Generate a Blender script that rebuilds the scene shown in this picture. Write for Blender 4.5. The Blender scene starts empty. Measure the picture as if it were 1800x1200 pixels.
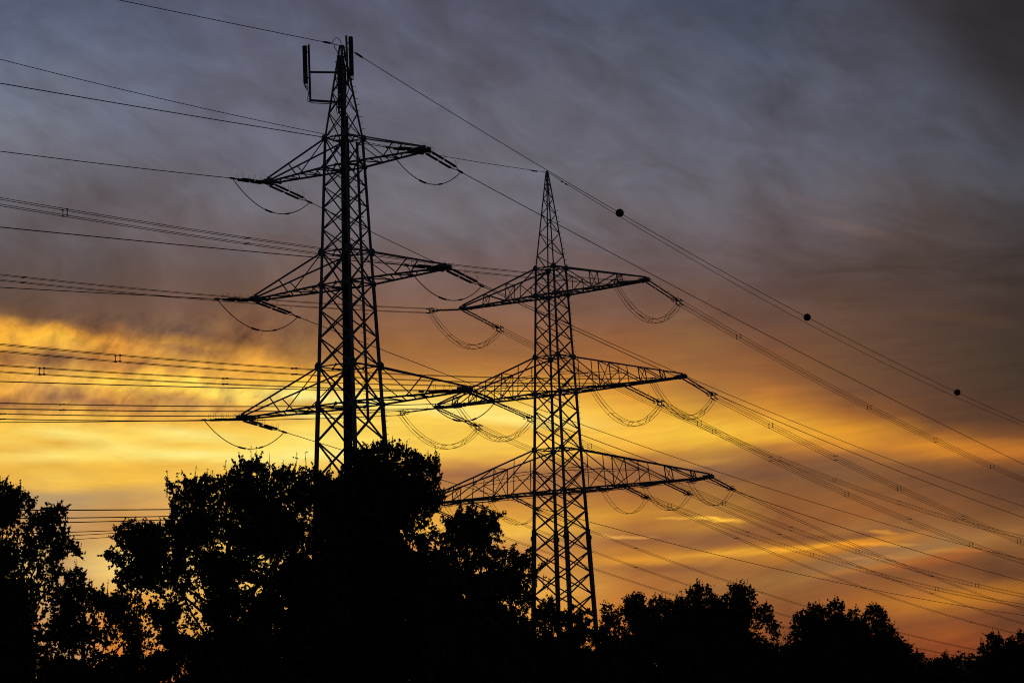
import bpy, math, random
import numpy as np
from mathutils import Vector, Matrix

scene = bpy.context.scene
COL = scene.collection

# ------------------------------------------------------------------ camera
F = 3797.2            # focal length in pixels of an 1800 px wide frame
PITCH = math.radians(8.786612)
ROLL = math.radians(-2.054384)
EYE = 1.6
CP, SP, CR, SR = math.cos(PITCH), math.sin(PITCH), math.cos(ROLL), math.sin(ROLL)
cam_data = bpy.data.cameras.new('camera')
cam_data.sensor_width = 36.0
cam_data.lens = F / 1800.0 * 36.0
cam_data.clip_start = 0.5
cam_data.clip_end = 20000.0
cam = bpy.data.objects.new('camera', cam_data)
COL.objects.link(cam)
R0 = Vector((1, 0, 0)); U0 = Vector((0, -SP, CP)); F0 = Vector((0, CP, SP))
RX = R0 * CR + U0 * SR
UX = U0 * CR - R0 * SR
M = Matrix((RX, UX, -F0)).transposed().to_4x4()
M.translation = Vector((0, 0, EYE))
cam.matrix_world = M
scene.camera = cam

# ------------------------------------------------------------------ view, sun
scene.view_settings.view_transform = 'Standard'
scene.view_settings.look = 'None'
scene.view_settings.exposure = 0.0
scene.view_settings.gamma = 1.0
scene.view_settings.use_curve_mapping = False
try:
    scene.cycles.max_bounces = 3
    scene.cycles.filter_width = 1.05
    scene.cycles.diffuse_bounces = 2
    scene.cycles.glossy_bounces = 2
except Exception:
    pass
SUN_EL, SUN_AZ = math.radians(2.5), math.radians(-5.5)      # sinking behind the clouds, left of centre
sun_data = bpy.data.lights.new('sun', 'SUN')
sun_data.energy = 0.12
sun_data.angle = math.radians(12)
sun_data.color = (1.0, 0.72, 0.42)
sun = bpy.data.objects.new('sun', sun_data)
COL.objects.link(sun)
sdir = Vector((math.sin(SUN_AZ) * math.cos(SUN_EL), math.cos(SUN_AZ) * math.cos(SUN_EL), math.sin(SUN_EL)))
sun.rotation_euler = sdir.to_track_quat('Z', 'Y').to_euler()
sun.location = (0, 0, 120)


# ------------------------------------------------------------------ geometry of the view: rays used to survey where things stand
def ray(x, y):
    u, v = x - 900.0, y - 600.0
    u, v = u * CR + v * SR, -u * SR + v * CR
    xc, zc = u / F, -v / F
    return np.array([xc, CP - zc * SP, SP + zc * CP])


def at(x, y, dist):
    r = ray(x, y)
    return r * (dist / r[1]) + np.array([0, 0, EYE])


def proj(P):
    x, y, z = P[0], P[1], P[2] - EYE
    yf = y * CP + z * SP; zu = -y * SP + z * CP
    u = F * x / yf; v = -F * zu / yf
    return np.array([900 + u * CR - v * SR, 600 + u * SR + v * CR])


def azel(x, y):
    r = ray(x, y)
    return math.atan2(r[0], r[1]) * F, math.asin(r[2] / np.linalg.norm(r)) * F


# ------------------------------------------------------------------ sky
def lin(c):
    o = []
    for v in c:
        v = v / 255.0
        o.append(v / 12.92 if v <= 0.04045 else ((v + 0.055) / 1.055) ** 2.4)
    return o


#SKYCOLS
SKY = {
 0: [(0,78,88,112),(60,85,94,118),(150,98,105,124),(250,104,108,122),(300,98,98,112),(350,90,87,98),(420,92,86,92),(480,90,78,78),(530,92,72,62),(552,120,85,58),(572,235,165,60),(600,245,180,65),(625,170,115,70),(640,215,150,70),(660,240,180,75),(690,225,160,75),(710,165,112,80),(722,215,160,80),(740,250,200,85),(775,252,215,110),(790,235,185,80),(805,250,215,120),(820,240,190,85),(850,235,185,90),(862,175,145,115),(880,178,150,120),(930,190,135,85),(950,225,175,100),(990,240,210,140),(1030,235,190,100),(1100,210,120,60),(1200,170,85,40)],
 200: [(0,76,84,108),(100,88,95,118),(200,96,102,122),(260,98,100,116),(330,88,85,96),(400,92,85,90),(450,92,80,82),(520,98,76,68),(560,105,78,65),(585,150,100,62),(600,225,155,65),(620,205,140,70),(640,185,125,75),(655,235,170,75),(670,250,205,90),(680,245,200,90),(695,215,155,75),(712,170,115,80),(725,215,155,80),(740,245,195,85),(760,252,215,110),(790,255,236,142),(805,255,225,120),(820,245,195,85),(850,240,190,85),(870,190,155,110),(930,195,140,85),(970,230,195,125),(1000,245,215,145),(1030,240,200,120),(1050,225,150,70),(1200,190,100,45)],
 450: [(0,78,82,104),(100,86,90,110),(200,90,93,112),(300,95,96,112),(380,100,95,104),(440,102,90,92),(500,108,84,76),(560,120,84,66),(600,135,92,66),(625,200,140,70),(640,225,160,72),(655,230,168,75),(670,240,185,80),(690,250,220,120),(705,248,215,115),(720,225,165,85),(740,240,190,85),(770,250,215,105),(790,253,225,125),(808,255,242,150),(830,245,200,95),(1000,240,205,110),(1100,235,160,60),(1200,190,100,45)],
 720: [(0,76,80,100),(130,84,86,104),(250,92,93,108),(330,96,94,106),(400,104,98,106),(450,108,92,94),(520,122,92,82),(570,140,97,75),(610,155,105,70),(640,165,112,72),(655,185,128,72),(670,215,155,75),(680,235,180,80),(695,248,215,115),(715,255,240,150),(730,250,215,100),(770,248,210,95),(800,245,205,95),(815,220,165,85),(830,175,120,80),(850,165,115,78),(880,200,145,80),(900,225,165,75),(930,235,180,80),(950,205,145,85),(1000,215,150,80),(1060,225,160,60),(1200,180,90,40)],
 900: [(0,72,76,96),(150,82,84,100),(300,98,98,112),(400,104,98,106),(470,112,92,92),(520,120,92,82),(580,138,95,75),(620,150,102,70),(650,180,120,68),(680,225,165,75),(710,248,210,100),(740,255,238,150),(755,240,190,85),(780,248,205,95),(800,240,190,85),(812,215,160,85),(830,170,118,80),(870,180,125,78),(890,205,145,70),(910,228,170,75),(935,240,190,85),(960,200,140,85),(1000,215,155,85),(1040,235,180,90),(1080,230,160,75),(1200,150,75,35)],
 1100: [(0,70,76,96),(150,80,84,100),(280,92,93,108),(380,100,96,106),(440,100,88,92),(500,108,84,78),(560,118,82,68),(600,145,98,66),(640,165,110,66),(670,205,145,68),(700,225,165,65),(730,240,190,75),(765,250,205,85),(790,240,185,75),(806,185,130,75),(825,150,102,75),(850,165,112,72),(880,180,122,68),(905,210,150,62),(925,185,125,70),(945,155,105,72),(965,190,130,65),(985,215,150,62),(1000,165,110,68),(1040,190,125,65),(1070,185,115,60),(1120,200,110,45),(1200,120,60,30)],
 1350: [(0,62,70,90),(100,70,76,94),(250,84,86,102),(340,92,90,102),(420,92,80,84),(500,92,72,70),(560,102,74,66),(620,125,84,62),(660,145,98,62),(690,185,125,60),(720,215,155,58),(745,235,180,65),(770,238,185,62),(785,185,130,65),(805,145,100,70),(830,135,96,70),(860,150,104,66),(900,155,102,62),(940,150,100,65),(960,170,112,60),(972,225,160,55),(985,200,140,60),(1000,150,105,68),(1020,165,125,75),(1050,150,100,65),(1100,135,82,58),(1200,110,55,35)],
 1600: [(0,64,66,80),(80,68,71,87),(180,74,78,94),(260,80,82,96),(340,82,76,82),(400,80,68,66),(480,76,60,56),(560,80,62,55),(620,86,64,54),(680,95,66,52),(720,120,78,50),(750,170,108,45),(775,205,140,48),(795,195,130,50),(815,140,95,55),(840,120,82,58),(870,128,85,58),(900,140,92,55),(940,150,108,65),(960,165,125,72),(985,150,105,60),(1010,165,105,50),(1025,150,98,52),(1045,190,125,45),(1065,190,130,48),(1085,150,95,48),(1110,130,75,45),(1140,150,80,45),(1200,90,45,30)],
 1800: [(0,52,52,62),(100,55,55,66),(180,60,61,72),(260,64,66,78),(340,66,65,73),(400,62,56,58),(500,58,48,46),(560,70,55,46),(620,62,50,44),(680,62,48,42),(730,80,58,46),(770,120,76,46),(800,175,110,45),(815,150,95,48),(850,92,65,48),(890,90,64,48),(910,105,72,48),(935,140,102,58),(950,135,98,58),(980,125,88,52),(1005,100,72,48),(1025,140,95,50),(1045,140,90,45),(1065,115,75,45),(1090,90,60,42),(1120,100,60,42),(1170,110,60,40),(1200,70,40,30)],
}
# further columns read closer to the sun and in the low right; only below y = 540, the top follows their neighbours
LOW = {
 100: [(540,106,78,68),(564,110,80,66),(572,170,120,65),(580,235,165,60),(596,242,182,66),(612,225,165,72),(626,150,105,70),(636,152,108,70),(648,190,140,76),(660,228,168,78),(672,222,166,80),(678,190,140,82),(692,172,124,82),(704,170,120,78),(712,200,145,75),(724,225,165,78),(736,240,185,80),(749,250,205,95),(763,255,232,132),(777,230,172,66),(789,248,205,95),(801,254,226,124),(817,230,178,72),(833,243,195,88),(857,240,190,88),(865,190,155,110),(877,180,150,115),(900,190,150,105)],
 320: [(540,110,81,70),(584,114,84,70),(596,165,115,66),(604,190,135,66),(612,150,105,70),(624,190,135,68),(636,216,156,70),(648,202,146,74),(660,236,176,74),(672,251,212,95),(683,250,205,84),(691,215,155,75),(701,180,130,84),(713,195,145,84),(725,215,160,78),(737,230,170,74),(749,242,190,78),(761,255,236,140),(773,253,222,115),(781,240,190,82),(789,246,206,94),(801,255,242,152),(809,253,222,115),(817,236,182,75),(837,241,191,84),(900,225,170,98),(1000,235,190,100),(1200,180,95,45)],
 530: [(540,120,88,72),(580,130,92,68),(620,150,105,66),(632,186,131,66),(648,226,161,66),(664,236,176,69),(680,246,202,90),(692,255,238,142),(700,255,238,142),(708,226,171,80),(720,241,196,90),(728,255,236,142),(736,241,192,90),(748,251,212,95),(765,254,226,118),(781,254,227,116),(801,255,240,146),(817,250,205,95),(829,240,190,85),(900,225,165,80),(1100,225,150,60),(1200,180,95,45)],
 1230: [(540,112,80,66),(600,140,95,62),(640,152,99,60),(662,166,108,58),(685,162,108,60),(707,186,130,60),(729,217,156,56),(747,241,186,63),(760,245,192,64),(774,236,180,61),(792,202,146,63),(805,180,127,66),(814,190,134,66),(823,150,103,70),(841,145,97,63),(863,156,105,58),(890,171,118,57),(912,180,122,58),(926,186,128,56),(943,140,91,60),(961,140,91,60),(969,172,110,56),(975,226,160,53),(981,192,128,56),(997,150,97,60),(1019,160,104,58),(1040,150,99,60),(1100,170,95,48),(1200,110,55,30)],
 1480: [(540,96,70,62),(600,104,72,58),(640,112,76,55),(685,116,78,55),(711,136,88,50),(729,162,105,47),(752,216,150,44),(769,227,161,47),(783,216,150,49),(794,170,114,56),(805,130,91,60),(832,124,89,60),(863,140,94,53),(890,150,99,53),(908,155,100,53),(926,150,104,58),(935,165,115,60),(948,124,84,56),(952,150,97,48),(957,228,154,40),(964,200,130,44),(973,154,114,70),(997,160,121,76),(1004,176,115,54),(1010,140,94,58),(1024,140,91,53),(1040,145,94,50),(1060,170,108,46),(1080,150,92,48),(1110,135,78,48),(1200,90,45,30)],
 1630: [(540,80,60,54),(620,84,61,52),(680,88,62,50),(740,101,68,47),(762,152,98,44),(785,218,146,42),(802,200,132,44),(816,130,87,49),(838,110,75,51),(874,120,81,51),(892,130,85,51),(918,140,97,56),(936,155,111,64),(959,155,117,70),(970,166,125,66),(979,166,98,47),(988,156,92,47),(999,120,77,49),(1017,140,91,51),(1030,150,99,54),(1048,192,128,44),(1061,196,132,41),(1075,160,101,47),(1093,130,77,45),(1115,150,84,41),(1133,140,72,40),(1200,80,40,28)],
 1720: [(540,72,55,50),(620,72,55,48),(680,74,54,46),(740,85,60,45),(767,131,85,44),(785,196,124,42),(805,192,122,44),(823,110,73,47),(843,95,65,47),(883,105,71,47),(901,115,77,47),(928,140,97,54),(945,160,114,60),(963,140,97,54),(986,104,69,46),(1008,92,60,43),(1021,130,85,45),(1035,176,115,41),(1048,176,115,41),(1061,166,105,44),(1079,115,71,45),(1097,100,61,43),(1124,125,68,39),(1200,70,38,28)],
 1800: [(540,64,50,46),(620,62,49,44),(680,64,49,43),(740,85,58,43),(767,121,78,43),(789,190,122,42),(807,158,98,44),(825,105,71,47),(847,85,61,47),(887,88,61,47),(919,125,89,54),(941,145,104,58),(963,135,91,51),(990,104,69,46),(1008,86,58,43),(1026,155,104,44),(1039,160,107,44),(1052,115,75,45),(1070,100,65,43),(1088,95,59,41),(1106,105,61,41),(1170,110,58,38),(1200,70,38,28)],
}


def lookup(col, y):
    for p, q in zip(col, col[1:]):
        if p[0] <= y <= q[0]:
            t = (y - p[0]) / max(q[0] - p[0], 1e-6)
            return tuple(p[i] + (q[i] - p[i]) * t for i in (1, 2, 3))
    return col[-1][1:]


OLD = {k: list(v) for k, v in SKY.items()}
for x_, col_ in LOW.items():
    ks = sorted(OLD)
    a_ = max(k for k in ks if k <= x_); b_ = min(k for k in ks if k >= x_)
    t_ = 0.0 if a_ == b_ else (x_ - a_) / (b_ - a_)
    top_ = []
    for y_ in (0, 80, 170, 260, 340, 410, 480):
        ca, cb = lookup(OLD[a_], y_), lookup(OLD[b_], y_)
        top_.append((y_,) + tuple(ca[i] + (cb[i] - ca[i]) * t_ for i in range(3)))
    SKY[x_] = top_ + col_
    while len(SKY[x_]) > 32:      # a colour ramp holds 32 stops: drop the one that says least
        c_ = SKY[x_]
        dev = []
        for i_ in range(1, len(c_) - 1):
            p_, q_ = c_[i_ - 1], c_[i_ + 1]
            t_ = (c_[i_][0] - p_[0]) / (q_[0] - p_[0])
            dev.append((sum(abs(c_[i_][n_] - p_[n_] - (q_[n_] - p_[n_]) * t_) for n_ in (1, 2, 3)), i_))
        del c_[min(dev)[1]]
del SKY[1600]
# small lit cloud scraps and dark cloud pieces: x, y, half length, half height, rise to the right, gain on R, G, B
SCRAPS = [
 (1258, 912, 40, 3.4, -0.10, 1.35, 1.75, 0.5), (1103, 942, 38, 3.0, -0.06, 1.0, 1.3, 0.5), (1182, 911, 24, 2.2, 0.0, 0.55, 0.7, 0.2),
 (1552, 935, 22, 3.0, -0.04, 1.1, 1.2, 0.1), (1330, 970, 60, 6, 0.05, 0.35, 0.45, 0.1), (1420, 961, 75, 4.0, 0.06, 0.55, 0.65, 0.1),
 (1560, 956, 45, 3, -0.02, 0.55, 0.6, 0.1), (1530, 981, 60, 3.5, 0.0, 0.3, 0.2, 0.0), (1690, 968, 60, 2.5, 0.0, 0.35, 0.2, 0.0),
 (1410, 946, 45, 4, -0.04, -0.25, -0.25, 0.0), (1150, 952, 80, 7, -0.05, -0.10, -0.12, 0.05), (1290, 832, 90, 9, -0.10, -0.12, -0.12, 0.08),
 (850, 828, 80, 11, 0.02, -0.15, -0.17, 0.05), (1130, 985, 70, 5, -0.06, 0.22, 0.24, 0.0), (1180, 1000, 90, 6, -0.05, -0.14, -0.16, 0.0),
 (1500, 402, 70, 8, -0.32, 0.28, 0.16, 0.02), (1440, 360, 60, 9, -0.30, 0.14, 0.04, 0.02), (1700, 560, 90, 9, -0.2, 0.22, 0.12, 0.0),
]


def grade(x, y, r, g, b):
    k = min(max((y - 540) / 60.0, 0), 1)
    q = k * min(max((x - 950) / 250.0, 0), 1)
    m_ = min(max((420 - y) / 80.0, 0), 1)
    r, b = r * (1 + 0.015 * m_), b * (1 - 0.025 * m_)
    dk = 1 - 0.10 * q * min(max((y - 780) / 40.0, 0), 1) + 0.075 * min(max((430 - y) / 80.0, 0), 1)
    if x in LOW:
        gk = 1 - 0.06 * min(max((x - 1230) / 150.0, 0), 1) * min(max((y - 660) / 60.0, 0), 1)
        return r * max(dk, 1.0), g * max(dk, 1.0) * gk, b * max(dk, 1.0) * (1 - 0.05 * k)
    return r * dk, g * dk * (1 - 0.03 * k - 0.045 * q), b * dk * (1 - 0.16 * k)


def build_sky():
    w = bpy.data.worlds.new('World')
    scene.world = w
    w.use_nodes = True
    try:
        w.cycles.sampling_method = 'MANUAL'
        w.cycles.sample_map_resolution = 512
    except Exception:
        pass
    nt = w.node_tree
    N, Lk = nt.nodes, nt.links
    N.clear()

    def node(t, **kw):
        n = N.new(t)
        for k, v in kw.items():
            setattr(n, k, v)
        return n

    def put(sock, v):
        if isinstance(v, bpy.types.NodeSocket):
            Lk.new(v, sock)
        else:
            sock.default_value = v

    def math_(op, a, b=0.0, c=None, clamp=False):
        n = node('ShaderNodeMath', operation=op, use_clamp=clamp)
        put(n.inputs[0], a); put(n.inputs[1], b)
        if c is not None:
            put(n.inputs[2], c)
        return n.outputs[0]

    def combine(x, y, z=0.0):
        n = node('ShaderNodeCombineXYZ')
        put(n.inputs[0], x); put(n.inputs[1], y); put(n.inputs[2], z)
        return n.outputs[0]

    def mixc(fac, a, b):
        n = node('ShaderNodeMix', data_type='RGBA', blend_type='MIX')
        put(n.inputs[0], fac); put(n.inputs[6], a); put(n.inputs[7], b)
        return n.outputs[2]

    def vmath(op, a, b, c=None):
        n = node('ShaderNodeVectorMath', operation=op)
        put(n.inputs[0], a); put(n.inputs[1], b)
        if c is not None:
            put(n.inputs[2], c)
        return n.outputs[0]

    def noise(vec, detail=4.0, rough=0.55, dist=0.0):
        n = node('ShaderNodeTexNoise', noise_dimensions='3D')
        put(n.inputs['Vector'], vec)
        n.inputs['Scale'].default_value = 1.0
        n.inputs['Detail'].default_value = detail
        n.inputs['Roughness'].default_value = rough
        n.inputs['Distortion'].default_value = dist
        return n.outputs[0]

    def smooth(v, a, b):
        n = node('ShaderNodeMapRange', interpolation_type='SMOOTHSTEP')
        put(n.inputs['Value'], v)
        n.inputs['From Min'].default_value = a; n.inputs['From Max'].default_value = b
        return n.outputs['Result']

    tc = node('ShaderNodeTexCoord')
    sep = node('ShaderNodeSeparateXYZ')
    Lk.new(tc.outputs['Generated'], sep.inputs[0])
    U = math_('MULTIPLY', math_('ARCTAN2', sep.outputs[0], sep.outputs[1]), F)
    V = math_('MULTIPLY', math_('ARCSINE', sep.outputs[2]), F)
    # cloud drift: the high layer falls to the right, the low streaks rise to the right
    low = smooth(V, 560.0, 250.0)
    right = smooth(U, -100.0, 500.0)
    high = smooth(V, 560.0, 760.0)
    tilt = math_('MULTIPLY_ADD', math_('MULTIPLY', low, right), -0.20, math_('MULTIPLY_ADD', high, 0.30, 0.03))
    Vs = math_('MULTIPLY_ADD', U, tilt, V)
    # how the layers themselves lean
    band = math_('MULTIPLY', smooth(V, 380.0, 450.0), smooth(V, 700.0, 620.0))
    lean = math_('MULTIPLY_ADD', band, 0.13, math_('MULTIPLY', math_('MULTIPLY', smooth(V, 370.0, 290.0), smooth(U, 150.0, 500.0)), -0.10))
    # domain warp, so that layer edges billow
    wn1 = noise(combine(math_('MULTIPLY', U, 0.0035), math_('MULTIPLY', Vs, 0.011), 1.7), 3.0, 0.5)
    wn2 = noise(combine(math_('MULTIPLY', U, 0.013), math_('MULTIPLY', Vs, 0.040), 5.3), 4.0, 0.6)
    diagA = math_('MULTIPLY_ADD', U, 0.80, math_('MULTIPLY', V, 0.60))
    diagB = math_('MULTIPLY_ADD', U, -0.60, math_('MULTIPLY', V, 0.80))
    wn3 = noise(combine(math_('MULTIPLY', diagA, 0.016), math_('MULTIPLY', diagB, 0.020), 8.1), 5.0, 0.56, 0.2)
    puff = math_('MULTIPLY', smooth(U, -180.0, -520.0), math_('MULTIPLY', smooth(V, 440.0, 480.0), smooth(V, 680.0, 600.0)))
    d1 = math_('MULTIPLY', math_('SUBTRACT', wn1, 0.5), 12.0)
    d2 = math_('MULTIPLY', math_('SUBTRACT', wn2, 0.5), 8.0)
    d3 = math_('MULTIPLY', math_('MULTIPLY', math_('SUBTRACT', wn3, 0.5), 40.0), puff)
    hi = smooth(V, 640.0, 800.0)
    wn4 = noise(combine(math_('MULTIPLY', U, 0.0075), math_('MULTIPLY', Vs, 0.0105), 41.0), 5.0, 0.58, 0.3)
    d4 = math_('MULTIPLY', math_('MULTIPLY', math_('SUBTRACT', wn4, 0.5), 150.0), hi)
    amp = math_('MULTIPLY_ADD', hi, 1.5, 1.0)
    Vw = math_('ADD', V, math_('MULTIPLY', math_('ADD', math_('ADD', d1, d2), d3), amp))
    Vw = math_('ADD', Vw, d4)
    Uw = math_('MULTIPLY_ADD', math_('SUBTRACT', wn1, 0.5), 70.0, U)
    VMIN, VMAX = -60.0, 1330.0
    cols = sorted(SKY)
    cur = None
    lastu = None
    for x in cols:
        r = node('ShaderNodeValToRGB')
        cr = r.color_ramp
        cr.interpolation = 'LINEAR'
        st = sorted(((azel(x, s[0])[1] - VMIN) / (VMAX - VMIN), lin(grade(x, *s))) for s in SKY[x])
        while len(cr.elements) < len(st):
            cr.elements.new(0.5)
        for e, (p, c) in zip(cr.elements, st):
            e.position = min(max(p, 0.0), 1.0)
        for e, (p, c) in zip(cr.elements, st):
            e.color = (c[0], c[1], c[2], 1.0)
        u = azel(x, 600)[0]
        Vc = math_('MULTIPLY_ADD', math_('SUBTRACT', U, u), lean, Vw)
        Lk.new(math_('DIVIDE', math_('SUBTRACT', Vc, VMIN), VMAX - VMIN), r.inputs[0])
        if cur is None:
            cur = r.outputs[0]
        else:
            cur = mixc(math_('DIVIDE', math_('SUBTRACT', Uw, lastu), u - lastu, clamp=True), cur, r.outputs[0])
        lastu = u
    base = cur
    # mottled high cloud: bluish gaps, mauve lumps
    n1 = noise(combine(math_('MULTIPLY', U, 0.0070), math_('MULTIPLY', Vs, 0.0120), 11.0), 6.0, 0.56, 0.5)
    n2 = noise(combine(math_('MULTIPLY', U, 0.0100), math_('MULTIPLY', Vs, 0.060), 21.0), 5.0, 0.60, 0.3)
    n3 = noise(combine(math_('MULTIPLY', diagA, 0.016), math_('MULTIPLY', diagB, 0.024), 31.0), 7.0, 0.62, 0.25)
    m1 = math_('SUBTRACT', n1, 0.5); m2 = math_('SUBTRACT', n2, 0.5); m3 = math_('SUBTRACT', n3, 0.5)
    warm = smooth(V, 680.0, 520.0)
    cool = math_('SUBTRACT', 1.0, warm)
    g1 = vmath('MULTIPLY', combine(m1, m1, m1), (0.82, 0.98, 1.10))
    s1 = node('ShaderNodeVectorMath', operation='SCALE'); Lk.new(g1, s1.inputs[0]); put(s1.inputs['Scale'], math_('MULTIPLY', cool, 1.15))
    g2 = vmath('MULTIPLY', combine(m2, m2, m2), (0.95, 1.05, 0.45))
    s2 = node('ShaderNodeVectorMath', operation='SCALE'); Lk.new(g2, s2.inputs[0])
    put(s2.inputs['Scale'], math_('MULTIPLY_ADD', warm, 0.36, 0.10))
    g3 = vmath('MULTIPLY', combine(m3, m3, m3), (1.0, 1.1, 0.55))
    s3 = node('ShaderNodeVectorMath', operation='SCALE'); Lk.new(g3, s3.inputs[0])
    put(s3.inputs['Scale'], math_('MULTIPLY_ADD', puff, 2.3, math_('MULTIPLY_ADD', cool, 0.12, 0.03)))
    gain = vmath('ADD', vmath('ADD', s1.outputs[0], s2.outputs[0]), vmath('ADD', s3.outputs[0], (1.0, 1.0, 1.0)))
    # lit scraps of low cloud
    ws = math_('MULTIPLY_ADD', math_('SUBTRACT', wn2, 0.5), 14.0, math_('MULTIPLY_ADD', m2, 8.0, V))
    for (x, y, hl, hh, rise, gr, gg, gb) in SCRAPS:
        u0, v0 = azel(x, y)
        du = math_('SUBTRACT', U, u0)
        dv = math_('MULTIPLY_ADD', du, -rise, math_('SUBTRACT', ws, v0))
        a = math_('DIVIDE', du, hl); b = math_('DIVIDE', dv, hh)
        q = math_('ADD', math_('MULTIPLY', a, a), math_('MULTIPLY', b, b))
        gsn = math_('EXPONENT', math_('MULTIPLY', math_('MULTIPLY', q, q), -0.55))
        sc = node('ShaderNodeVectorMath', operation='SCALE')
        sc.inputs[0].default_value = (gr, gg, gb); put(sc.inputs['Scale'], gsn)
        gain = vmath('ADD', gain, sc.outputs[0])
    # heavy cloud bank in the upper right
    ua, va = azel(1500, -60); ub, vb = azel(1860, 285)
    ln_ = math.hypot(ub - ua, vb - va)
    nxx, nyy = -(vb - va) / ln_, (ub - ua) / ln_
    if nxx * (azel(1800, 0)[0] - ua) + nyy * (azel(1800, 0)[1] - va) < 0:
        nxx, nyy = -nxx, -nyy
    dd = math_('ADD', math_('MULTIPLY', math_('SUBTRACT', U, ua), nxx), math_('MULTIPLY', math_('SUBTRACT', V, va), nyy))
    dd = math_('ADD', dd, math_('ADD', math_('MULTIPLY', m1, 150.0), math_('MULTIPLY', m3, 50.0)))
    bank = mixc(smooth(dd, -45.0, 60.0), (1, 1, 1, 1), (0.66, 0.56, 0.52, 1))
    sky = vmath('MULTIPLY', vmath('MULTIPLY', base, gain), bank)
    # the rest of the dome, away from the afterglow, is a dull blue dusk
    aU = math_('ABSOLUTE', U)
    away = smooth(aU, 1300.0, 3600.0)
    up = smooth(V, 1300.0, 3200.0)
    away = math_('MAXIMUM', away, up)
    dusk = mixc(away, sky, tuple(lin((44, 46, 56))) + (1.0,))
    under = smooth(V, -20.0, -160.0)
    dusk = mixc(under, dusk, (0.006, 0.005, 0.005, 1.0))
    # clear evening sky behind, through a nearly closed cloud cover
    nis = node('ShaderNodeTexSky', sky_type='NISHITA')
    nis.sun_disc = False
    nis.sun_elevation = SUN_EL
    nis.sun_rotation = SUN_AZ
    bg1 = node('ShaderNodeBackground'); Lk.new(nis.outputs[0], bg1.inputs[0]); bg1.inputs[1].default_value = 0.05
    bg2 = node('ShaderNodeBackground'); Lk.new(dusk, bg2.inputs[0]); bg2.inputs[1].default_value = 1.0
    ms = node('ShaderNodeMixShader')
    ms.inputs[0].default_value = 0.97
    Lk.new(bg1.outputs[0], ms.inputs[1]); Lk.new(bg2.outputs[0], ms.inputs[2])
    out = node('ShaderNodeOutputWorld')
    Lk.new(ms.outputs[0], out.inputs['Surface'])


build_sky()


# ------------------------------------------------------------------ materials
def material(name, color, rough=0.6, metal=0.0, var=0.25, scale=3.0, color2=None):
    m = bpy.data.materials.new(name)
    m.use_nodes = True
    nt = m.node_tree
    b = nt.nodes['Principled BSDF']
    tcn = nt.nodes.new('ShaderNodeTexCoord')
    no = nt.nodes.new('ShaderNodeTexNoise')
    no.inputs['Scale'].default_value = scale
    no.inputs['Detail'].default_value = 5
    nt.links.new(tcn.outputs['Object'], no.inputs['Vector'])
    rp = nt.nodes.new('ShaderNodeValToRGB')
    c2 = color2 or tuple(c * (1 - var) for c in color)
    rp.color_ramp.elements[0].position = 0.35; rp.color_ramp.elements[0].color = (*c2, 1)
    rp.color_ramp.elements[1].position = 0.65; rp.color_ramp.elements[1].color = (*color, 1)
    nt.links.new(no.outputs[0], rp.inputs[0])
    nt.links.new(rp.outputs[0], b.inputs['Base Color'])
    b.inputs['Roughness'].default_value = rough
    b.inputs['Metallic'].default_value = metal
    b.inputs['Specular IOR Level'].default_value = 0.2
    return m


STEEL = material('galvanised_steel', (0.20, 0.205, 0.215), 0.7, 0.0, 0.3, 1.5)
DARKSTEEL = material('dark_duct', (0.035, 0.035, 0.038), 0.7)
PANEL = material('antenna_plastic', (0.06, 0.058, 0.058), 0.6)
WIRE = material('weathered_conductor', (0.07, 0.068, 0.065), 0.7)
GLAZE = material('brown_insulator', (0.045, 0.03, 0.025), 0.5)
BALLMAT = material('marker_paint', (0.10, 0.022, 0.015), 0.6)
LEAFMATS = [material('leaf_%s' % n, c, 0.75, 0, 0.4, 0.8) for n, c in
            (('maple', (0.045, 0.060, 0.018)), ('walnut', (0.05, 0.065, 0.02)), ('hedge', (0.04, 0.055, 0.02)))]
BARK = material('bark', (0.06, 0.048, 0.038), 0.9, 0, 0.5, 6.0)
GRASS = material('meadow', (0.045, 0.055, 0.02), 0.95, 0, 0.5, 0.05, (0.03, 0.03, 0.015))


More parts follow.
